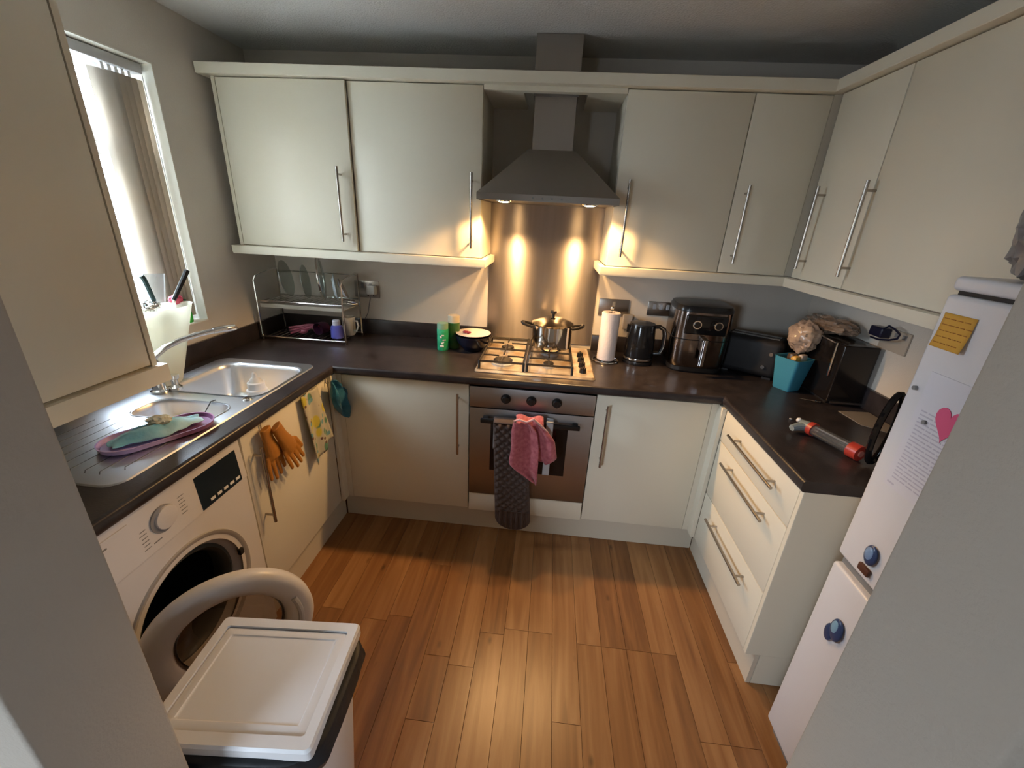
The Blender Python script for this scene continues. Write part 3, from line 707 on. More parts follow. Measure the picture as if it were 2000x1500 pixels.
# toaster in the corner
t = thing('toaster', 'black two-slot toaster half hidden in the dark corner by the air fryer', 'toaster', (1.42, -.20, WZ), math.radians(-35))
b = NB(); bx(b, -.14, .14, -.085, .085, .008, .20, .03, 4); tb = obj('toaster_body', b, MATTB, t, world=False)
b = NB(); bx(b, -.11, .11, -.042, -.014, .197, .2015); bx(b, -.11, .11, .014, .042, .197, .2015); obj('slot', b, GREYP, tb, world=False)
b = NB(); bx(b, -.12, -.08, -.07, .07, 0, .01); bx(b, .08, .12, -.07, .07, 0, .01); obj('foot', b, MATTB, t, world=False)
for xx, zz in ((.098, .135), (.075, .065)):
    b = NB(); cyl(b, (xx, -.085, zz), (xx, -.096, zz), .009, n=14); obj('knob', b, CHROME, t, world=False)
# slim black box appliance
t = thing('bread_bin', 'glossy black box with a silver edge against the wall under the charger', 'bread bin', (1.665, -.39, WZ))
b = NB(); bx(b, 1.588, 1.732, -.60, -.19, WZ+.012, 1.178, .006, 3); bb = obj('box', b, mat('gloss_dark_brown', (.012, .009, .008), .16), t)
b = NB(); tube(b, [(1.583, -.56, 1.03), (1.583, -.555, 1.176), (1.583, -.42, 1.182)], .005, 6); obj('trim', b, CHROME, bb)
b = NB(); bx(b, 1.60, 1.74, -.606, -.600, WZ+.010, WZ+.018); obj('lower_trim', b, STEEL, bb)
b = NB(); bx(b, 1.60, 1.73, -.58, -.22, WZ, WZ+.012); obj('foot', b, MATTB, t)

# turquoise tub
TURQ = mat('turquoise_plastic', (.05, .25, .36), .4)
t = thing('storage_tub', 'turquoise plastic tub with packets inside, in the corner of the worktop', 'tub', (1.505, -.425, WZ), math.radians(28))
b = NB()
loft(b, [[(x, y, z) for x, y in rr(0, 0, w_, w_, r_, 4)] for w_, r_, z in ((.080, .012, 0), (.086, .012, .006), (.120, .014, .155), (.124, .014, .157), (.116, .012, .157), (.082, .01, .01))])
obj('tub_body', b, TURQ, t, world=False)
b = NB(); bx(b, -.035, .005, -.03, .0, .02, .168, .01); obj('packet', b, mat('yellow_packet', (.70, .40, .08), .4), t, world=False)
b = NB(); bx(b, .0, .04, -.035, -.01, .02, .175, .008); obj('packet', b, mat('clear_packet', (.45, .36, .30), .2), t, world=False)
b = NB(); bx(b, -.01, .03, .0, .035, .02, .17, .01); obj('packet', b, mat('brown_packet', (.08, .05, .03), .3), t, world=False)
def crumple(b, c, r, sc, amp, seed, n=44):
    vs = sph(b, (0, 0, 0), 1, (1, 1, 1), n)
    for v in vs:
        d = v.co.normalized(); k = 1 + amp*(noise.noise(d*2.2+Vector((seed, 0, 0))) + .5*noise.noise(d*5.5+Vector((0, seed, 0))) + .25*noise.noise(d*13))
        v.co = Vector((d.x*sc[0], d.y*sc[1], d.z*sc[2]))*r*k + Vector(c)
BAG = mat('bread_bag', (.40, .29, .23), .30, bump=.6, bscale=30, col2=(.52, .36, .24), vscale=18, coat=.5)
b = NB(); crumple(b, (1.55, -.37, 1.155), .085, (.75, .9, .85), .22, 3)
tag(obj('bread_bag', b, BAG), 'loaf of bread in a clear bag leaning on the turquoise tub', 'bread')
FILM = mat('wrap_film', (.36, .26, .19), .22, bump=.9, bscale=25, col2=(.22, .14, .09), vscale=16, coat=.6)
b = NB(); crumple(b, (1.665, -.35, 1.215), .085, (.85, 1.7, .42), .30, 9)
tag(obj('crumpled_wrap', b, FILM), 'crumpled clear wrapper lying on top of the black bread bin', 'wrapper')

# charger on the wall
NAVYP = mat('navy_plastic', (.008, .009, .03), .3)
t = thing('plug_charger', 'dark blue plug-in charger with a looped cable on the wall near the fridge', 'charger', (1.72, -.58, 1.22))
b = NB(); bx(b, 1.700, 1.742, -.605, -.535, 1.222, 1.262, .006, 3); obj('charger_body', b, NAVYP, t)
b = NB(); tube(b, [(1.712, -.60, 1.262), (1.705, -.625, 1.278), (1.705, -.66, 1.272), (1.71, -.685, 1.258), (1.71, -.68, 1.24), (1.71, -.645, 1.225), (1.71, -.59, 1.213), (1.71, -.545, 1.213)], .004, 6); obj('cable', b, NAVYP, t)
t = thing('wall_socket', 'double socket plate on the wall beside the fridge, above the worktop', 'socket', (1.745, -.63, 1.17))
b = NB(); bx(b, 1.741, 1.7495, -.70, -.555, 1.175, 1.262, .003, 2); sp = obj('socket_plate', b, mat('socket_beige', (.45, .38, .30), .4), t)
b = NB(); bx(b, 1.738, 1.7415, -.685, -.665, 1.235, 1.252, .001, 1); bx(b, 1.738, 1.7415, -.645, -.625, 1.235, 1.252, .001, 1); obj('rocker', b, GREYP, sp)
# cable loops and light card near the fridge
b = NB()
def loop(c, a, h, lean, r=.0075, n=30, tw=0):
    return [Vector(c) + Vector((math.cos(q)*a*math.cos(tw) + math.sin(q)*lean, math.cos(q)*a*math.sin(tw), math.sin(q)*h)) for q in [2*PI*k/n for k in range(n)]]
tube(b, loop((1.425, -1.125, 1.045), .026, .120, .004, .008, tw=.1), .0095, 8, True)
tube(b, loop((1.465, -1.13, 1.05), .026, .125, .004, .008, tw=.9), .0085, 8, True)
tag(obj('cable_loops', b, GLOSSB), 'tall loops of thick black cable standing at the end of the worktop', 'cable')
b = NB(); 
vv = [(1.60, -.67), (1.73, -.66), (1.73, -.90), (1.61, -.80)]; prism(b, vv, WZ+.0005, WZ+.003)
tag(obj('card', b, mat('beige_card', (.22, .19, .16), .7)), 'pale card lying flat on the worktop behind the cable loops', 'card')
b = NB(); crumple(b, (1.50, -1.16, .955), .06, (1.1, 1.3, .75), .3, 5)

for v in b.verts: v.co.z = max(v.co.z, WZ+.001)
tag(obj('cable_bundle', b, MATTB), 'black bundled pouch lying at the foot of the cable loops', 'pouch')
# clear red-ended dispenser lying on the worktop
REDP = mat('red_plastic', (.42, .04, .025), .3)
t = thing('dispenser', 'clear tube dispenser with red ends lying on the worktop', 'dispenser', (1.36, -.98, WZ))
A = Vector((1.345, -.935, WZ+.027)); B = Vector((1.395, -1.07, WZ+.027)); D = (B-A).normalized()
b = NB(); cyl(b, A, B, .021, n=24); obj('clear_tube', b, clear('tube_clear', (.55, .57, .60), .15, .05, .1, (.5, .5, .5)), t)
b = NB(); cyl(b, A+D*.004+Vector((0, 0, .012)), B+Vector((0, 0, .012)), .003, n=8); obj('rod', b, WHITE, t)
b = NB(); cyl(b, B-D*.004, B+D*.03, .027, n=28); rc = obj('end_cap', b, REDP, t)
b = NB(); cyl(b, B+D*.03, B+D*.034, .011, n=16); obj('button', b, mat('pale_red', (.6, .2, .15), .3), rc)
b = NB(); cyl(b, A-D*.012, A+D*.006, .025, n=28); obj('collar', b, REDP, t)
NOZ = mat('nozzle_plastic', (.20, .24, .25), .25)
b = NB(); tube(b, [A-D*.012, A-D*.035, A-D*.055+Vector((.005, 0, .003))], [.022, .02, .012], 12); tube(b, [A-D*.02, A-D*.03+Vector((-.035, -.006, -.004)), A-D*.03+Vector((-.055, -.012, -.008))], [.014, .015, .012], 10)
nz = obj('nozzle', b, NOZ, t)
b = NB(); sph(b, A-D*.066+Vector((.004, 0, .006)), .010); obj('nozzle_tip', b, WHITE, nz)
b = NB(); sph(b, (1.34, -.80, WZ+.004), .006, (1, 1, .6), 8); tag(obj('crumb', b, LGREY), 'small pale crumb on the worktop above the dispenser', 'crumb')
# scattered cutlery by the bin
for k, (p, q, lb) in enumerate((((1.50, -.56, .935), (1.555, -.58, .935), 'small silver spoon lying beside the silver-edged black box'),)):
    b = NB(); tube(b, [(p[0], p[1], WZ+.004), (q[0], q[1], WZ+.004)], .003, 6); sph(b, (q[0]+.012, q[1]-.003, WZ+.006), .012, (1.2, .8, .3), 10)
    tag(obj('spoon', b, CHROME), lb, 'spoon')

# sockets on the back wall
SOCK = mat('socket_chrome', (.40, .36, .32), .3, 1.0)
def socket(x0, x1, z0, z1, label, nrock, rm):
    t = thing('wall_socket', label, 'socket', ((x0+x1)/2, 0, z0))
    b = NB(); bx(b, x0, x1, -.008, -.0005, z0, z1, .003, 2); sp = obj('socket_plate', b, SOCK, t)
    b = NB()
    for k in range(nrock):
        xx = x0 + (x1-x0)*(k+1)/(nrock+1); bx(b, xx-.008, xx+.008, -.012, -.008, z1-.042, z1-.014, .001, 1)
    obj('rocker', b, rm, sp); return t
socket(-.80, -.650, 1.128, 1.226, 'chrome double socket behind the dish rack', 2, GREYP)
t = thing('plug', 'white plug with a grey face in the socket by the dish rack', 'plug', (-.68, -.02, 1.15))
b = NB(); bx(b, -.716, -.662, -.045, -.0095, 1.150, 1.205, .008, 3); pb = obj('plug_body', b, mat('plug_white', (.62, .65, .64), .35), t)
b = NB()
for k in range(3): sph(b, (-.708+.016*k, -.035, 1.146), .004)
obj('light', b, MATTB, pb)
b = NB(); tube(b, [(-.69, -.04, 1.15), (-.70, -.045, 1.10), (-.72, -.03, 1.04), (-.74, -.03, 1.005)], .003, 6); obj('cord', b, GREYP, t)
socket(.625, .792, 1.118, 1.212, 'chrome double socket behind the paper towel roll', 1, GREYP)
socket(.895, 1.04, 1.135, 1.213, 'dark cooker switch plate with three pale rockers above the kettle', 3, LGREY)
b = NB(); bx(b, .765, .820, -.034, -.009, 1.05, 1.135, .006, 3); tag(obj('plug', b, mat('plug_grey', (.35, .32, .29), .4)), 'grey plug with its lead between the paper towel and the kettle', 'plug')

# ------------------------------------------------------------------ dish rack
t = thing('dish_rack', 'two-tier chrome wire dish rack in the corner below the wall cabinet', 'dish rack', (-1.0, -.14, WZ))
RX0, RX1, RY0, RY1 = -1.235, -.755, -.265, -.055
rt = lambda p: p
for xx in (RX0, RX1):
    b = NB()
    top = 1.262
    tube(b, [(xx, RY0, WZ+.012), (xx+.0, RY0+.0, top-.03), (xx+.004, RY0+.012, top-.008), (xx+.01, RY0+.05, top+.004), (xx+.01, RY1-.05, top+.016), (xx+.006, RY1-.012, top+.01), (xx, RY1, top-.02), (xx, RY1, WZ+.012)], .0048, 8)
    obj('side_frame', b, CHROME, t)
b = NB()
for yy in (RY0, RY1):
    tube(b, [(RX0, yy, WZ+.016), (RX1, yy, WZ+.016)], .0048, 8); tube(b, [(RX0+.0, yy, 1.125), (RX1, yy, 1.125)], .0042, 8)
tube(b, [(RX0, RY1, 1.262), (RX1, RY1, 1.262)], .0035, 8)
for k in range(15):
    xx = RX0 + .03 + k*.03
    tube(b, [(xx, RY0, 1.125), (xx, RY1, 1.125)], .0018, 5); tube(b, [(xx, RY0, WZ+.016), (xx, RY1, WZ+.016)], .0018, 5)
obj('wire_shelf', b, CHROME, t)
b = NB(); bx(b, RX0+.01, RX1-.01, RY0+.01, RY1-.01, 1.088, 1.093); bx(b, RX0+.01, RX1-.01, RY0+.008, RY0+.012, 1.088, 1.108); bx(b, RX0+.01, RX1-.01, RY1-.012, RY1-.008, 1.088, 1.108)
obj('drip_tray', b, mat('drip_tray', (.42, .38, .31), .35), t)
b = NB(); tube(b, [(RX1, RY0+.03, 1.135), (RX1+.045, RY0+.03, 1.13), (RX1+.06, RY0+.05, 1.13), (RX1+.045, RY0+.075, 1.13), (RX1, RY0+.075, 1.135)], .004, 6); tube(b, [(RX1, RY0+.03, 1.155), (RX1+.05, RY0+.04, 1.15), (RX1, RY0+.075, 1.155)], .004, 6); obj('side_hook', b, CHROME, t)
for xx in (RX0, RX1):
    for yy in (RY0, RY1):
        b = NB(); cyl(b, (xx, yy, WZ), (xx, yy, WZ+.014), .008, n=12); obj('foot', b, MATTB, t)
def disc(c, r, tilt, m, label, name='plate', turn=0, deep=.012, cat='plate', rim=None):
    b = NB(); M3 = (Matrix.Rotation(turn, 3, 'Z') @ Matrix.Rotation(PI/2 - tilt, 3, 'Y'))
    lathe(b, [(.0001, 0), (r*.6, 0), (r, deep), (r, deep+.003), (r*.58, .004), (.0001, .004)], c, 36, M3)
    o = obj(name, b, m); tag(o, label, cat, 'plates in the dish rack'); return o
disc((-1.13, -.16, 1.232), .098, .18, PLATEG, 'large clear glass plate standing at the window end of the dish rack', turn=.25)
disc((-1.02, -.16, 1.222), .09, .12, PLATEG, 'second clear glass plate standing in the dish rack', turn=.3)
b = NB(); M3 = Matrix.Rotation(.35, 3, 'Z') @ Matrix.Rotation(PI/2-.08, 3, 'Y')
tube(b, [Vector((-.915, -.16, 1.247)) + M3 @ Vector((.112*math.cos(a), .085*math.sin(a), 0)) for a in [2*PI*k/40 for k in range(40)]], .0065, 8, True)
M3i = M3
o = thing('glass_lid', 'glass pan lid with a bright steel rim standing tallest in the dish rack', 'lid', (-.915, -.16, 1.13))
obj('lid_rim', b, CHROME, o)
b = NB(); loft(b, [[Vector((-.915, -.16, 1.247)) + M3 @ Vector((.11*s*math.cos(a), .083*s*math.sin(a), z)) for a in [2*PI*k/40 for k in range(40)]] for s, z in ((1, 0), (.7, .012), (.2, .018))]); obj('lid_glass', b, PLATEG, o)
PALE = mat('pale_blue_glaze', (.50, .60, .66), .25)
disc((-.845, -.17, 1.205), .072, .1, PALE, 'pale blue plate standing in the dish rack', turn=.45)
disc((-.80, -.17, 1.192), .062, .42, mat('grey_glaze', (.42, .42, .44), .25), 'small pale grey plate leaning at the socket end of the dish rack', turn=.4)
# under the rack
b = NB()
for k in range(3): tube(b, [(-1.10-.01*k, -.22+.012*k, WZ+.03+.012*k), (-1.03, -.17+.012*k, WZ+.05+.006*k), (-.98+.01*k, -.15, WZ+.065)], [.006, .011, .009], 8)
sph(b, (-1.05, -.18, WZ+.036), .016, (2, 1, 1))
tag(obj('bottle_brush', b, mat('pink_plastic', (.30, .06, .10), .4)), 'pink scrubbing brush lying on the lower tier of the dish rack', 'brush')
b = NB(); M3 = Matrix.Rotation(-.3, 3, 'Z') @ Matrix.Rotation(PI/2, 3, 'X'); lathe(b, [(.030, 0), (.034, .02), (.036, .06), (.033, .06), (.030, .02), (.0001, .015)], (-.93, -.14, WZ+.058), 28, M3)
tag(obj('purple_cup', b, mat('purple_plastic', (.06, .015, .05), .35)), 'dark purple cup on its side on the lower tier of the dish rack', 'cup')
t = thing('feeding_bottle', 'blue feeding bottle with a white cap on the lower tier of the dish rack', 'bottle', (-.825, -.215, WZ+.02))
b = NB(); lathe(b, [(.030, WZ+.021), (.034, WZ+.025), (.034, WZ+.07), (.030, WZ+.088), (.020, WZ+.095)], (-.825, -.215, 0), 28); obj('bottle_body', b, mat('blue_bottle', (.10, .11, .46), .3), t)
b = NB(); lathe(b, [(.021, WZ+.095), (.021, WZ+.118), (.017, WZ+.124), (.0001, WZ+.125)], (-.825, -.215, 0), 24); obj('cap', b, mat('bottle_cap', (.60, .58, .66), .3), t)
MUG = mat('mug_glaze', (.62, .59, .52), .25)
t = thing('mug', 'off-white mug on the lower tier of the dish rack behind the blue bottle', 'mug', (-.795, -.13, WZ+.02))
b = NB(); lathe(b, [(.028, WZ+.02), (.034, WZ+.03), (.037, WZ+.125), (.034, WZ+.125), (.031, WZ+.035), (.0001, WZ+.03)], (-.795, -.13, 0), 28); obj('mug_body', b, MUG, t)
b = NB(); tube(b, [(-.762, -.14, WZ+.105), (-.735, -.15, WZ+.108), (-.728, -.153, WZ+.08), (-.742, -.148, WZ+.052), (-.765, -.14, WZ+.05)], .005, 8); obj('handle', b, MUG, t)

# ------------------------------------------------------------------ around the sink
# tall white caddy with utensils
t = thing('utensil_tub', 'tall white tapered tub of utensils standing behind the sink by the window', 'tub', (-1.165, -.935, WZ))
CAD = translucent('milky_plastic', (.85, .83, .74), .55)
b = NB()
def el(cx, cy, a, c_, z, n=32): return [(cx+a*math.cos(2*PI*k/n), cy+c_*math.sin(2*PI*k/n), z) for k in range(n)]
loft(b, [el(-1.17, -.955, .035, .052, .9165), el(-1.17, -.953, .038, .056, .925), el(-1.165, -.895, .066, .112, 1.214), el(-1.165, -.895, .068, .115, 1.217), el(-1.165, -.895, .063, .109, 1.214), el(-1.17, -.95, .035, .05, .93)])
obj('tub_body', b, CAD, t)
def utensil(pts, r, m, label, name='utensil_handle', extra=None, cat='utensil'):
    b = NB(); tube(b, pts, r, 8); o = obj(name, b, m); tag(o, label, cat); return o
utensil([(-1.16, -.88, 1.0), (-1.15, -.86, 1.235)], .004, CHROME, 'steel shank of a spatula rising from the white tub', 'spatula')
o = thing('fish_slice', 'black-handled utensil leaning out of the white tub towards the corner', 'utensil', (-1.16, -.90, 1.0))
b = NB(); tube(b, [(-1.16, -.90, 1.05), (-1.152, -.86, 1.24)], .004, 6); obj('shank', b, CHROME, o)
b = NB(); tube(b, [(-1.152, -.86, 1.235), (-1.145, -.80, 1.31), (-1.142, -.775, 1.342)], [.008, .009, .010], 8); obj('grip', b, BLACK, o)
o = thing('kitchen_knife', 'dark-handled utensil standing upright in the white tub', 'utensil', (-1.17, -.93, 1.0))
b = NB(); tube(b, [(-1.17, -.925, 1.05), (-1.165, -.935, 1.25)], .004, 6); obj('shank', b, CHROME, o)
b = NB(); tube(b, [(-1.165, -.932, 1.245), (-1.16, -.955, 1.33), (-1.158, -.965, 1.345)], [.008, .009, .009], 8); obj('grip', b, mat('dark_teal_grip', (.02, .05, .05), .4), o)
b = NB(); prism(b, [(-.88, 1.20), (-.91, 1.34), (-.81, 1.33), (-.845, 1.20)], -1.215, -1.209, lambda x, y, z: (z, x, y))
tag(obj('clear_slice', b, CLEARP), 'clear plastic scraper standing at the back of the white tub', 'utensil')
b = NB(); crumple(b, (-1.20, -.80, 1.225), .022, (1, 1.2, .8), .2, 2)
tag(obj('red_cloth', b, mat('red_sponge', (.50, .06, .10), .7)), 'small red sponge peeping over the rim of the white tub', 'sponge')
b = NB(); crumple(b, (-1.18, -.945, 1.225), .03, (1, 1.3, .7), .3, 4); tag(obj('whisk_wires', b, CHROME), 'tangled steel whisk head in the mouth of the white tub', 'whisk')
t = thing('green_bottle', 'small green bottle on the window sill beside the white tub', 'bottle', (-1.30, -.655, WZ0))
GB = mat('green_bottle', (.04, .45, .05), .2)
b = NB(); lathe(b, [(.018, WZ0+.006), (.020, WZ0+.01), (.020, WZ0+.05), (.012, WZ0+.075)], (-1.30, -.655, 0), 20); obj('bottle_body', b, GB, t)
b = NB(); lathe(b, [(.010, WZ0+.075), (.009, WZ0+.11), (.0001, WZ0+.112)], (-1.30, -.655, 0), 16); obj('cap', b, mat('dark_green_cap', (.01, .10, .03), .4), t)
# baby bottle top standing in the sink
t = thing('baby_bottle', 'white baby bottle with a teat standing in the large sink bowl', 'bottle', (-.915, -.80, .75))
MILK = mat('milky_white', (.74, .73, .72), .35)
i_bb = len(bpy.data.meshes)
b = NB(); lathe(b, [(.034, .749), (.036, .752), (.036, .775), (.0335, .779), (.0335, .80), (.036, .802), (.036, .825), (.029, .829)], (-.915, -.80, 0), 30); bb_ = obj('bottle_body', b, MILK, t)
b = NB(); lathe(b, [(.030, .828), (.030, .850), (.025, .853)], (-.915, -.80, 0), 30); obj('collar', b, MILK, t)
b = NB(); lathe(b, [(.024, .853), (.018, .862), (.010, .868), (.007, .882), (.0001, .888)], (-.915, -.80, 0), 20); obj('teat', b, mat('teat', (.6, .58, .55), .3), t)
t.location = (-.915, -.80, .748); t.scale = (1.15, 1.15, 1.32)
# chopping board with cloth on the drainer
ang = math.atan2(-1.24+1.475, -.765+.895)
t = thing('tray', 'lilac and plum oval tray lying on the draining board under a turquoise cloth', 'tray', (-.845, -1.345, ZR+.003), ang)
b = NB()
loft(b, [[(x, y, z) for x, y in rr(0, 0, w_, h_, r_, 8)] for w_, h_, r_, z in ((.275, .125, .06, 0), (.29, .14, .068, .004), (.30, .148, .073, .018), (.292, .14, .069, .018), (.28, .13, .063, .006))])
LIL = bpy.data.materials.new('lilac_plum'); LIL.use_nodes = True
n_ = LIL.node_tree; p_ = n_.nodes['Principled BSDF']; t1 = n_.nodes.new('ShaderNodeTexCoord'); s1 = n_.nodes.new('ShaderNodeSeparateXYZ'); r1 = n_.nodes.new('ShaderNodeValToRGB'); m1 = n_.nodes.new('ShaderNodeMapRange')
m1.inputs[1].default_value = -.15; m1.inputs[2].default_value = .15
n_.links.new(t1.outputs['Object'], s1.inputs[0]); n_.links.new(s1.outputs[0], m1.inputs[0]); n_.links.new(m1.outputs[0], r1.inputs[0]); n_.links.new(r1.outputs[0], p_.inputs['Base Color'])
r1.color_ramp.elements[0].position = .45; r1.color_ramp.elements[0].color = (.66, .50, .88, 1); r1.color_ramp.elements[1].position = .62; r1.color_ramp.elements[1].color = (.27, .10, .22, 1); p_.inputs['Roughness'].default_value = .35
obj('tray_base', b, LIL, t, world=False)
b = NB(); cyl(b, (-.115, .012, .0178), (-.115, .012, .019), .007, n=16); obj('hanging_hole', b, MATTB, t, world=False)
TC = fabric('turquoise_cloth', (.24, .66, .84), (.50, .82, .95), 14, .5)
b = NB()
def f(u, v):
    x, y = (u-.5)*.235, (v-.5)*.095*(1-.45*abs(2*u-1)**2)
    z = .019 + .024*max(0, 1-(2*u-1)**2)*(1-abs(2*v-1)**2.5) + .014*noise.noise(Vector((u*5, v*4, 1)))
    return (x+.004*math.sin(v*9), y+.006*math.sin(u*9), z)
grid(b, 30, 16, f)
CL = obj('dish_cloth', b, TC, None, world=False, solid=.003, sub=1); CL.location = (-.842, -1.352, ZR+.003); CL.rotation_euler = (0, 0, ang)
tag(CL, 'crumpled turquoise cloth heaped on the lilac tray', 'cloth')
b = NB(); crumple(b, (0, 0, 0), .03, (1.2, .9, .35), .35, 8)
o = obj('foam_lump', b, mat('cream_foam', (.70, .72, .62), .8), None, world=False); o.location = (-.845, -1.335, ZR+.051); tag(o, 'pale cream scourer resting on the turquoise cloth', 'scourer')

# ------------------------------------------------------------------ hanging cloths, sink side
# rubber gloves
RUB = mat('orange_rubber', (.42, .17, .025), .45, bump=.2, bscale=80)
def glove(o_, c, rz, spread, label, lean):
    b = NB()
    def P(a, z): return Vector((c[0] + lean[0]*(c[2]-z), c[1] + a + lean[1]*(c[2]-z), z))
    tube(b, [P(0, c[2]), P(0, c[2]-.05), P(.004, c[2]-.10), P(.004, c[2]-.13)], [.026, .027, .036, .034], 14)
    for k, (a, l) in enumerate(((-.028, .075), (-.009, .088), (.010, .082), (.028, .066))):
        q0 = P(a, c[2]-.115); q1 = P(a*1.35, c[2]-.15); q2 = P(a*1.5, c[2]-.13-l)
        tube(b, [q0, q1, q2], [.012, .0115, .009], 8); sph(b, q2, .0095, n=10)
    q0 = P(.02, c[2]-.085); q1 = P(.052, c[2]-.105); q2 = P(.062, c[2]-.15); tube(b, [q0, q1, q2], [.014, .013, .010], 8); sph(b, q2, .010, n=10)
    for v in b.verts: v.co.x = c[0] + lean[0]*(c[2]-v.co.z) + (v.co.x - c[0] - lean[0]*(c[2]-v.co.z))*.5
    o = obj('rubber_glove', b, RUB, None, remesh=.0032); tag(o, label, 'glove', 'orange rubber gloves'); return o
glove(None, (-.653, -1.135, .850), 0, 0, 'orange rubber glove hanging nearer the washing machine on the cupboard door', (.02, .12))
glove(None, (-.632, -1.105, .846), 0, 0, 'orange rubber glove hanging in front, thumb towards the patterned towel', (.04, .42))
# patterned tea towel
def lemon_cloth():
    M = bpy.data.materials.new('lemon_print'); M.use_nodes = True; n = M.node_tree; p = n.nodes['Principled BSDF']; L = n.links.new
    t = n.nodes.new('ShaderNodeTexCoord'); p.inputs['Roughness'].default_value = .9
    def blobs(scale, th, seed, strch):
        mp = n.nodes.new('ShaderNodeMapping'); mp.inputs['Location'].default_value = (seed, seed, seed); mp.inputs['Scale'].default_value = strch; L(t.outputs['Object'], mp.inputs[0])
        v = n.nodes.new('ShaderNodeTexVoronoi'); v.inputs['Scale'].default_value = scale; L(mp.outputs[0], v.inputs['Vector'])
        r = n.nodes.new('ShaderNodeMapRange'); r.inputs[1].default_value = th; r.inputs[2].default_value = th+.06; r.inputs[3].default_value = 1; r.inputs[4].default_value = 0; L(v.outputs['Distance'], r.inputs[0]); return r
    prev = None
    for sc, th, sd, st, col in ((16, .22, 1.3, (1, 1, .6), (.10, .22, .14)), (13, .26, 4.1, (1, 1, .7), (.52, .44, .06)), (19, .18, 7.7, (1, 1, 1), (.14, .30, .34)), (24, .15, 2.2, (1, 1, 1), (.12, .06, .05))):
        mx = n.nodes.new('ShaderNodeMix'); mx.data_type = 'RGBA'; L(blobs(sc, th, sd, st).outputs[0], mx.inputs[0]); mx.inputs[7].default_value = (*col, 1)
        if prev: L(prev.outputs[2], mx.inputs[6])
        else: mx.inputs[6].default_value = (.46, .43, .33, 1)
        prev = mx
    L(prev.outputs[2], p.inputs['Base Color']); return M
LEM = lemon_cloth()
b = NB()
def f(u, v):
    y0, y1 = -.885, -.745
    yl = y0 + v*.028; yr = y1 + v*.05
    zb_ = .865 - (.335 - .09*u + .04*abs(u-.0))
    z = .865 + (zb_-.865)*v
    if v > .9: z += -.02*(1-u)*(v-.9)*10*.5
    return (-.662 + .010*math.sin(u*11+v*2)*(.4+.6*v) + .012*v, yl + (yr-yl)*u, z)
grid(b, 22, 26, f); tag(obj('tea_towel', b, LEM, solid=.003), 'pale towel printed with yellow lemons hanging on the sink cupboard door', 'towel')
TEAL = fabric('teal_cloth', (.006, .10, .17), (.012, .15, .24), 18, .5)
b = NB(); vs = sph(b, (0, 0, 0), 1, (1, 1, 1), 30)
for v in vs:
    d = v.co.copy(); q_ = (1-d.z)/2
    wy = .020 + .046*math.sin(min(1, q_*1.1)*PI*.86)**.8
    kx = 1 + .5*noise.noise(d*2.5)
    fold = .010*math.sin(d.y*7 + q_*3)
    v.co = Vector((-.628 + d.x*.026*kx + fold*(1 if d.x > 0 else .2), -.672 + q_*.10 + d.y*wy + .006*noise.noise(d*4), .866 - q_*.24))
tag(obj('teal_mitt', b, TEAL), 'bunched dark teal cloth hanging at the corner of the sink cupboard', 'cloth')

# ------------------------------------------------------------------ cloths on the oven handle
def quilt():
    M = bpy.data.materials.new('grey_quilt'); M.use_nodes = True; n = M.node_tree; p = n.nodes['Principled BSDF']; L = n.links.new
    p.inputs['Base Color'].default_value = (.090, .066, .058, 1); p.inputs['Roughness'].default_value = .9; p.inputs['Specular IOR Level'].default_value = .2
    return M
QU = quilt()
t = thing('oven_gloves', 'long grey quilted oven glove hanging from the oven handle almost to the floor', 'oven glove', (.2, -.66, .1))
def shell(b, f, nu, nv, th):
    """closed padded sheet: f(u,v)->(x,z), depth from th(u,v)"""
    for s in (-1, 1):
        grid(b, nu, nv, lambda u, v: (f(u, v)[0], -.672 + s*th(u, v), f(u, v)[1]))
    bmesh.ops.remove_doubles(b, verts=b.verts, dist=.0004)
def fq(u, v):
    z = .715 - v*.605
    wl = .128 + .030*v; wr = wl + .165 + .018*v
    c = (wl+wr)/2; hw = (wr-wl)/2
    if v > .88: q = (v-.88)/.12; hw *= math.sqrt(max(0, 1-q*q))
    return (c + (2*u-1)*hw, z)
def tq(u, v):
    e = min(1, min(u, 1-u)*9)*min(1, (1-v)*14, 1)
    x, z = fq(u, v); s = .040
    a = math.sin((x+z)*PI/s)*math.sin((x-z)*PI/s)
    if v > .80: a = math.sin(x*PI/.028)**2 - .3
    return (.004 + .012*abs(a)**.6)*e**.5 if e > 0 else 0
b = NB(); shell(b, fq, 60, 150, tq); obj('quilted_panel', b, QU, t)
b = NB(); tube(b, [(fq(u, .80)[0], -.683, fq(u, .80)[1]) for u in (.03, .25, .5, .75, .97)], .003, 6); obj('seam_band', b, QU, t)
b = NB()
grid(b, 8, 10, lambda u, v: (.130+.16*u, -.6355 + .006*math.sin(v*PI)*0 - .036*math.sin((v)*PI/2), .7235 + .006*math.cos(v*PI/2) - .01*v)); obj('fold', b, QU, t, solid=.006)
b = NB(); grid(b, 8, 10, lambda u, v: (.124+.15*u, -.620, .72-.17*v)); obj('rear_panel', b, mat('grey_lining', (.17, .16, .155), .9), t, solid=.006)
PK = fabric('pink_cloth', (.36, .075, .095), (.50, .14, .16), 60, .7); 
t = thing('dish_towel', 'dusty pink cloth draped over the oven handle in two pointed folds', 'towel', (.32, -.66, .42))
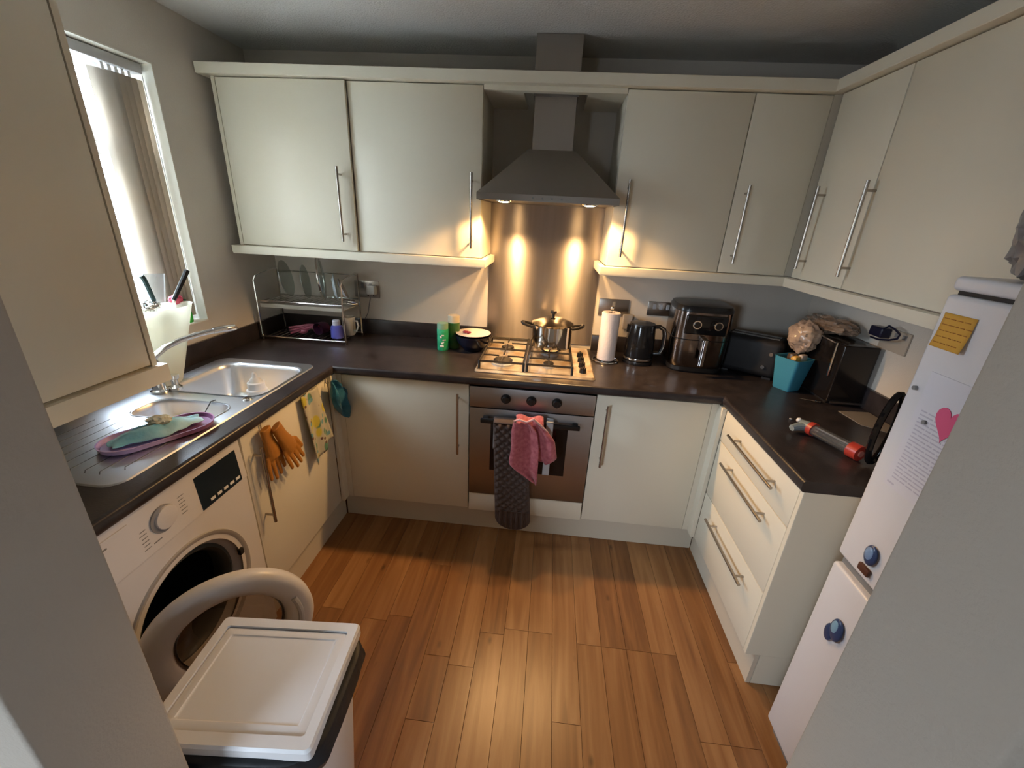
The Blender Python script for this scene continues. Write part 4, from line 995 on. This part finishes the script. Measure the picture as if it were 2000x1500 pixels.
def lobe(P, ph, yo, name='towel_fold'):
    """P: list of (z, x_left, x_right)"""
    b = NB()
    def f(u, v):
        s = v*(len(P)-1); i = min(int(s), len(P)-2); k = s-i; k = k*k*(3-2*k) if 0 else k
        z = P[i][0]*(1-k)+P[i+1][0]*k; xl = P[i][1]*(1-k)+P[i+1][1]*k; xr = P[i][2]*(1-k)+P[i+1][2]*k
        return (xl+(xr-xl)*u, yo - .010*math.sin(u*7+ph+v) - .012*math.sin(v*PI) - .004*noise.noise(Vector((u*6, v*8, ph))), z + .010*math.sin(u*6+ph)*(v-.3))
    grid(b, 26, 34, f); obj(name, b, PK, t, solid=.0035)
lobe([(.742, .225, .300), (.70, .218, .335), (.62, .222, .350), (.55, .214, .352), (.52, .218, .352), (.48, .262, .352), (.445, .310, .352), (.415, .345, .350)], .5, -.690)
lobe([(.748, .290, .330), (.72, .300, .370), (.66, .318, .418), (.60, .328, .430), (.565, .340, .436), (.54, .352, .425), (.53, .37, .40)], 2.1, -.682)
b = NB(); grid(b, 20, 12, lambda u, v: (.228+.125*u+.01*v, -.61-.082*v, .728 + .024*math.sin(v*PI) + .006*math.sin(u*9))); obj('top_fold', b, PK, t, solid=.004)
b = NB(); tube(b, [(.225, -.695, .745), (.25, -.70, .757), (.285, -.70, .748), (.315, -.70, .765), (.35, -.697, .735), (.385, -.69, .70)], [.004, .006, .005, .007, .006, .003], 8); obj('hem', b, mat('pink_hem', (.62, .36, .36), .9), t)
t = thing('grey_strap', 'narrow grey strap hanging from the oven handle behind the pink cloth', 'strap', (.39, -.655, .44))
b = NB(); bx(b, .375, .408, -.655, -.649, .445, .735, .0025, 2); bx(b, .375, .408, -.655, -.61, .727, .735, .002); obj('strap_band', b, LGREY, t)

# ------------------------------------------------------------------ washing machine
XW = -.678; YWC = -1.53; ZWC = .43
t = thing('washing_machine', 'white front-loading washing machine with its round door standing open', 'washing machine', (-.96, YWC, 0))
b = NB(); RY = (-1.828, -1.236)
# front panel with a round hole
N = 64; hole = [(YWC + .196*math.cos(2*PI*k/N), ZWC + .196*math.sin(2*PI*k/N)) for k in range(N)]
rect = [(RY[0], .02), (RY[1], .02), (RY[1], .708), (RY[0], .708)]
vo2 = [b.verts.new((XW, y, z)) for y, z in rect]; e1 = [b.edges.new((vo2[i], vo2[(i+1) % 4])) for i in range(4)]
vh = [b.verts.new((XW, y, z)) for y, z in hole]; e2 = [b.edges.new((vh[i], vh[(i+1) % N])) for i in range(N)]
bmesh.ops.triangle_fill(b, edges=e1+e2, use_beauty=True)
bx(b, XW-.57, XW-.565, RY[0], RY[1], .02, .862); bx(b, XW-.565, XW-.1, RY[0], RY[0]+.006, .02, .862); bx(b, XW-.565, XW-.1, RY[1]-.006, RY[1], .02, .862); bx(b, XW-.565, XW-.1, RY[0]+.006, RY[1]-.006, .84, .862); bx(b, XW-.10, XW-.0005, RY[0], RY[0]+.006, .02, .708); bx(b, XW-.10, XW-.0005, RY[1]-.006, RY[1], .02, .708); bx(b, XW-.1, XW-.004, RY[0], RY[1], .700, .862)
obj('body', b, WASHW, t)
b = NB(); prism(b, [(XW-.09, .712), (XW+.004, .712), (XW-.004, .852), (XW-.012, .862), (XW-.09, .862)], RY[0]+.001, RY[1]-.001, lambda x, y, z: (x, z, y)); cpn = obj('control_panel', b, WASHW, t)
def onp(y, z, d=0): return (XW + .004 - .008*(z-.712)/.14 + d, y, z)
def patch(b, y0, y1, z0, z1, d0=-.002, d1=.0012):
    P = [(y0, z0), (y1, z0), (y1, z1), (y0, z1)]
    loft(b, [[onp(y, z, d0) for y, z in P], [onp(y, z, d1) for y, z in P]])
b = NB(); patch(b, -1.435, -1.262, .716, .832); dsp = obj('display', b, mat('display_dark', (.012, .020, .030), .15), cpn)
b = NB()
for k in range(5): patch(b, -1.400+k*.028, -1.382+k*.028, .728, .737, 0, .0025)
obj('button', b, WHITE, dsp)
b = NB(); M3 = Matrix.Rotation(PI/2, 3, 'Y')
lathe(b, [(.040, 0), (.040, .004)], onp(-1.555, .785, -.001), 40, M3); dl = obj('dial_surround', b, mat('dial_grey', (.26, .26, .27), .35), cpn)
b = NB(); lathe(b, [(.034, .003), (.033, .009), (.030, .010), (.0001, .010)], onp(-1.548, .785, -.001), 40, M3); obj('dial', b, WASHW, dl)
b = NB()
for k in range(6): patch(b, -1.500, -1.482+.004*(k % 2), .755+k*.011, .757+k*.011, 0, .0006)
for k in range(6): patch(b, -1.628+.003*(k % 2), -1.608, .735+k*.011, .737+k*.011, 0, .0006)
patch(b, -1.60, -1.575, .735, .738, 0, .0006)
obj('print', b, GREYP, cpn)
b = NB(); patch(b, -1.815, -1.645, .722, .838, -.002, .0035); dd = obj('detergent_drawer', b, WASHW, cpn)
b = NB(); patch(b, -1.75, -1.705, .815, .819, .002, .0045); obj('print', b, GREYP, dd)
# bezel, gasket, drum
M3x = Matrix.Rotation(PI/2, 3, 'Y')
b = NB(); lathe(b, [(.228, 0), (.226, .006), (.216, .004), (.20, -.010), (.186, -.020), (.178, -.03)], (XW, YWC, ZWC), 64, M3x, cap=False); obj('bezel', b, mat('bezel_grey', (.40, .38, .36), .3), t)
b = NB(); lathe(b, [(.180, -.028), (.168, -.022), (.160, -.030), (.155, -.05), (.162, -.085)], (XW, YWC, ZWC), 48, M3x, cap=False); obj('gasket', b, mat('gasket_rubber', (.045, .05, .05), .5), t)
b = NB(); lathe(b, [(.162, -.085), (.20, -.095), (.21, -.12), (.21, -.35), (.0001, -.355)], (XW, YWC, ZWC), 48, M3x, cap=False); obj('drum', b, mat('drum_steel', (.05, .06, .09), .35, .6), t)
b = NB(); bx(b, XW-.004, XW+.010, -1.345, -1.328, .452, .476, .003); obj('latch', b, MATTB, t)
for yy in (-1.78, -1.28): b = NB(); cyl(b, (-.73, yy, 0), (-.73, yy, .022), .018, n=14); obj('foot', b, MATTB, t)
for yy in (-1.78, -1.28): b = NB(); cyl(b, (-1.20, yy, 0), (-1.20, yy, .022), .018, n=14); obj('foot', b, MATTB, t)
# open door, hinged at the near side
th = math.radians(48); rD = .216
hd = Vector((math.sin(th), math.cos(th), 0)); nd = Vector((math.cos(th), -math.sin(th), 0))
cD = Vector((XW+.012, YWC-rD-.008, ZWC)) + hd*rD + nd*.008
Md = Matrix((hd, Vector((0, 0, 1)), -nd)).transposed()   # local z -> inner side
Md = Matrix((hd, Vector((0, 0, 1)), hd.cross(Vector((0, 0, 1))))).transposed()
sgn = 1 if (Md @ Vector((0, 0, 1))).dot(nd) > 0 else -1
def dp(prof): return [(r, z*sgn) for r, z in prof]
b = NB(); lathe(b, dp([(rD-.012, -.030), (rD, -.018), (rD+.002, .0), (rD-.004, .016), (rD-.02, .022), (rD-.05, .020), (rD-.072, .006), (rD-.078, -.012), (rD-.080, -.030)]), cD, 64, Md, cap=False); do = obj('door', b, WASHW, t, ang=50)
b = NB(); lathe(b, dp([(rD-.012, -.030), (rD-.05, -.034), (rD-.082, -.030), (rD-.086, -.022)]), cD, 64, Md, cap=False); obj('inner_ring', b, LGREY, do)
DG = clear('door_glass', (.42, .36, .32), .10, .04, .10, (.12, .09, .075))
b = NB(); lathe(b, dp([(rD-.080, -.012), (rD-.09, -.05), (.095, -.088), (.05, -.098), (.0001, -.10)]), cD, 48, Md, cap=False); obj('door_glass', b, DG, do)
b = NB()
hp2 = []
for k in range(9):
    a = math.radians(-22 + 44*k/8)
    hp2.append(cD + Md @ Vector((math.cos(a)*(rD-.038), math.sin(a)*(rD-.038), sgn*.022)))
tube(b, hp2, .009, 8); obj('door_handle', b, LGREY, do)
b = NB(); bx(b, XW, XW+.022, YWC-rD-.03, YWC-rD-.002, ZWC-.05, ZWC+.05, .004); obj('hinge', b, LGREY, do)

# ------------------------------------------------------------------ fridge freezer
t = thing('fridge_freezer', 'tall white fridge freezer with notes and magnets on its doors', 'fridge', (1.47, -1.685, 0))
XFz = 1.2
b = NB(); bx(b, XFz+.055, 1.742, -1.955, -1.405, .03, 1.508, .006); obj('body', b, FRIDGEW, t)
b = NB(); bx(b, XFz, XFz+.052, -1.955, -1.400, .783, 1.500, .010, 4); fd = obj('upper_door', b, FRIDGEW, t)
b = NB(); bx(b, XFz-.0, XFz+.052, -1.955, -1.400, .055, .752, .010, 4); fl_ = obj('lower_door', b, FRIDGEW, t)
b = NB(); bx(b, XFz+.02, XFz+.054, -1.950, -1.405, .748, .787); obj('door_gap', b, GREYP, t)
b = NB(); bx(b, XFz+.004, 1.742, -1.958, -1.398, 1.508, 1.538, .010, 4); tp = obj('top_cap', b, FRIDGEW, t)
b = NB(); bx(b, XFz+.012, XFz+.03, -1.95, -1.412, 1.4995, 1.509); obj('grip_recess', b, MATTB, t)
b = NB(); bx(b, XFz+.03, 1.70, -1.94, -1.41, 0, .056); obj('kick_panel', b, GREYP, t)
# notes and magnets (each a thing of its own)
STK = mat('orange_note', (.62, .33, .05), .8)
b = NB(); grid(b, 8, 8, lambda u, v: (XFz-.002-.006*(v**3)-.002*u*v, -1.418-.076*u, 1.462-.074*v-.006*u*0)); sn = tag(obj('sticky_note', b, STK, solid=.0006), 'orange sticky note with handwriting near the top of the fridge door', 'note')
b = NB(); rn = random.Random(5)
for k in range(5):
    y = -1.424
    while y > -1.485:
        L = rn.uniform(.006, .014); z = 1.450-k*.013
        bx(b, XFz-.0042-.006*((1.462-z)/.074)**3, XFz-.0032-.006*((1.462-z)/.074)**3, y-L, y, z, z+.0016); y -= L+.004
obj('handwriting', b, mat('ink_brown', (.35, .13, .02), .8), sn)
PAP = mat('white_paper', (.66, .65, .70), .7)
b = NB(); bx(b, XFz-.0016, XFz-.0004, -1.64, -1.446, 1.045, 1.335); pp = tag(obj('paper_sheet', b, PAP), 'white printed letter held on the upper fridge door by magnets', 'paper')
b = NB()
for k in range(20):
    z = 1.245 - k*.0092; y = -1.462
    while y > -1.62:
        L = rn.uniform(.012, .035)
        bx(b, XFz-.0022, XFz-.0015, y-L, y, z, z+.0028); y -= L+.004
    
bx(b, XFz-.0022, XFz-.0015, -1.475, -1.455, 1.053, 1.057)
obj('printed_line', b, mat('faint_ink', (.50, .48, .56), .8), pp)
b = NB()
hearts = []
for k in range(28):
    a = 2*PI*k/28; hx_ = 16*math.sin(a)**3; hz_ = 13*math.cos(a)-5*math.cos(2*a)-2*math.cos(3*a)-math.cos(4*a)
    hearts.append((-1.532+hx_*.0026*(.8), 1.246+hz_*.0026))
prism(b, hearts, XFz-.0034, XFz-.0024, lambda x, y, z: (z, x, y)); tag(obj('heart_note', b, mat('pink_paper', (.68, .10, .22), .7)), 'bright pink heart-shaped note over the corner of the letter', 'note')
for p, lb in (((-1.482, 1.226), 'small dark round magnet beside the pink heart note'), ((-1.425, 1.287), 'small grey round magnet by the edge of the fridge door'),):
    b = NB(); cyl(b, (XFz-.001, p[0], p[1]), (XFz-.007, p[0], p[1]), .005, n=14); tag(obj('round_magnet', b, GREYP), lb, 'magnet')
MBL = mat('magnet_blue', (.03, .055, .14), .3); MLB = mat('magnet_light_blue', (.18, .28, .46), .3); MBR = mat('magnet_brown', (.09, .03, .015), .5)
t = thing('balloon_magnet', 'blue balloon-shaped fridge magnet with a brown base, above the door split', 'magnet', (XFz, -1.50, .81))
b = NB(); sph(b, (XFz-.006, -1.503, .862), .026, (.28, .75, 1.1)); mo = obj('magnet_body', b, MBL, t)
b = NB(); sph(b, (XFz-.010, -1.502, .866), .018, (.28, .72, 1.05)); obj('magnet_panel', b, MLB, mo)
b = NB(); bx(b, XFz-.010, XFz-.001, -1.520, -1.484, .805, .826, .003); obj('magnet_base', b, MBR, t)
t = thing('shell_magnet', 'blue two-lobed fridge magnet on the lower fridge door', 'magnet', (XFz, -1.50, .56))
b = NB(); sph(b, (XFz-.006, -1.505, .600), .032, (.25, .68, 1.15)); mo = obj('magnet_body', b, MBL, t)
b = NB(); sph(b, (XFz-.010, -1.503, .606), .020, (.25, .68, 1.15)); obj('magnet_panel', b, mat('magnet_sky', (.20, .36, .50), .3), mo)
b = NB(); sph(b, (XFz-.005, -1.485, .570), .026, (.25, .6, 1.1)); obj('magnet_lobe', b, MBL, t)
# carrier bag on the fridge
GBAG = mat('grey_carrier_bag', (.20, .18, .18), .3, bump=.9, bscale=18, col2=(.32, .30, .29), vscale=9, coat=.4)
b = NB(); crumple(b, (1.305, -1.487, 1.63), .095, (.85, .8, 1.05), .30, 6, 44)
for v in b.verts: v.co.z = max(v.co.z, 1.5395)
tag(obj('carrier_bag', b, GBAG), 'crumpled grey carrier bag lying on top of the fridge', 'bag')

# ------------------------------------------------------------------ kitchen bin
t = thing('kitchen_bin', 'white rectangular swing-lid bin with a black liner showing under the lid', 'bin', (-.222, -1.838, 0), math.radians(4.2))
BW, BD = .338, .275
BINW = mat('bin_white', (.70, .70, .71), .35)
b = NB(); loft(b, [[(x, y, z) for x, y in rr(0, 0, w_, d_, .03, 5)] for w_, d_, z in ((.235, .185, 0), (.24, .19, .006), (.305, .245, .56), (.318, .256, .595), (.322, .26, .615))]); obj('bin_body', b, BINW, t, world=False)
b = NB(); n_ = 60
def linr(k, s, z):
    a = 2*PI*k/n_; c, q = math.cos(a), math.sin(a); e_ = 5
    return (math.copysign(abs(c)**(2/e_), c)*(BW/2)*s, math.copysign(abs(q)**(2/e_), q)*(BD/2)*s, z)
loft(b, [[linr(k, 1.0, .624) for k in range(n_)], [linr(k, 1.07+.02*noise.noise(Vector((k*.3, 0, 0))), .616) for k in range(n_)],
         [linr(k, 1.115+.03*noise.noise(Vector((k*.4, 2, 0))), .580+.012*noise.noise(Vector((k*.35, 5, 0)))) for k in range(n_)],
         [linr(k, 1.03+.02*noise.noise(Vector((k*.4, 7, 0))), .535+.03*noise.noise(Vector((k*.3, 9, 0)))) for k in range(n_)]], cap0=False, cap1=False)
obj('bin_liner', b, mat('black_liner', (.010, .012, .015), .55, bump=.6, bscale=30), t, world=False, solid=.002)
b = NB()
O1 = rr(0, 0, BW, BD, .012, 3); I1 = rr(0, 0, BW-.046, BD-.052, .006, 3)
L = [[(x, y, .622) for x, y in O1], [(x, y, .644) for x, y in O1], [(x, y, .650) for x, y in rr(0, 0, BW-.008, BD-.008, .010, 3)], [(x, y, .650) for x, y in I1], [(x, y, .640) for x, y in I1]]
loft(b, L, cap0=True, cap1=False); lf = obj('lid_frame', b, BINW, t, world=False)
b = NB(); 
loft(b, [[(x, y, z) for x, y in rr(0, 0, w_, d_, .005, 3)] for w_, d_, z in ((BW-.049, BD-.055, .636), (BW-.049, BD-.055, .6445), (BW-.055, BD-.061, .6460), (BW-.085, BD-.091, .6460), (BW-.090, BD-.096, .6440))]); obj('lid_flap', b, BINW, t, world=False)

# ------------------------------------------------------------------ cloth on the floor is absent; skirting in the dining room
b = NB(); bx(b, -2.6, -.25, -2.165, -2.15, 0, .1, .003); o = obj('baseboard_left', b, WHITE); o['kind'] = 'structure'
b = NB(); bx(b, .735, 3.1, -2.18, -2.165, 0, .1, .003); o = obj('baseboard_right', b, WHITE); o['kind'] = 'structure'
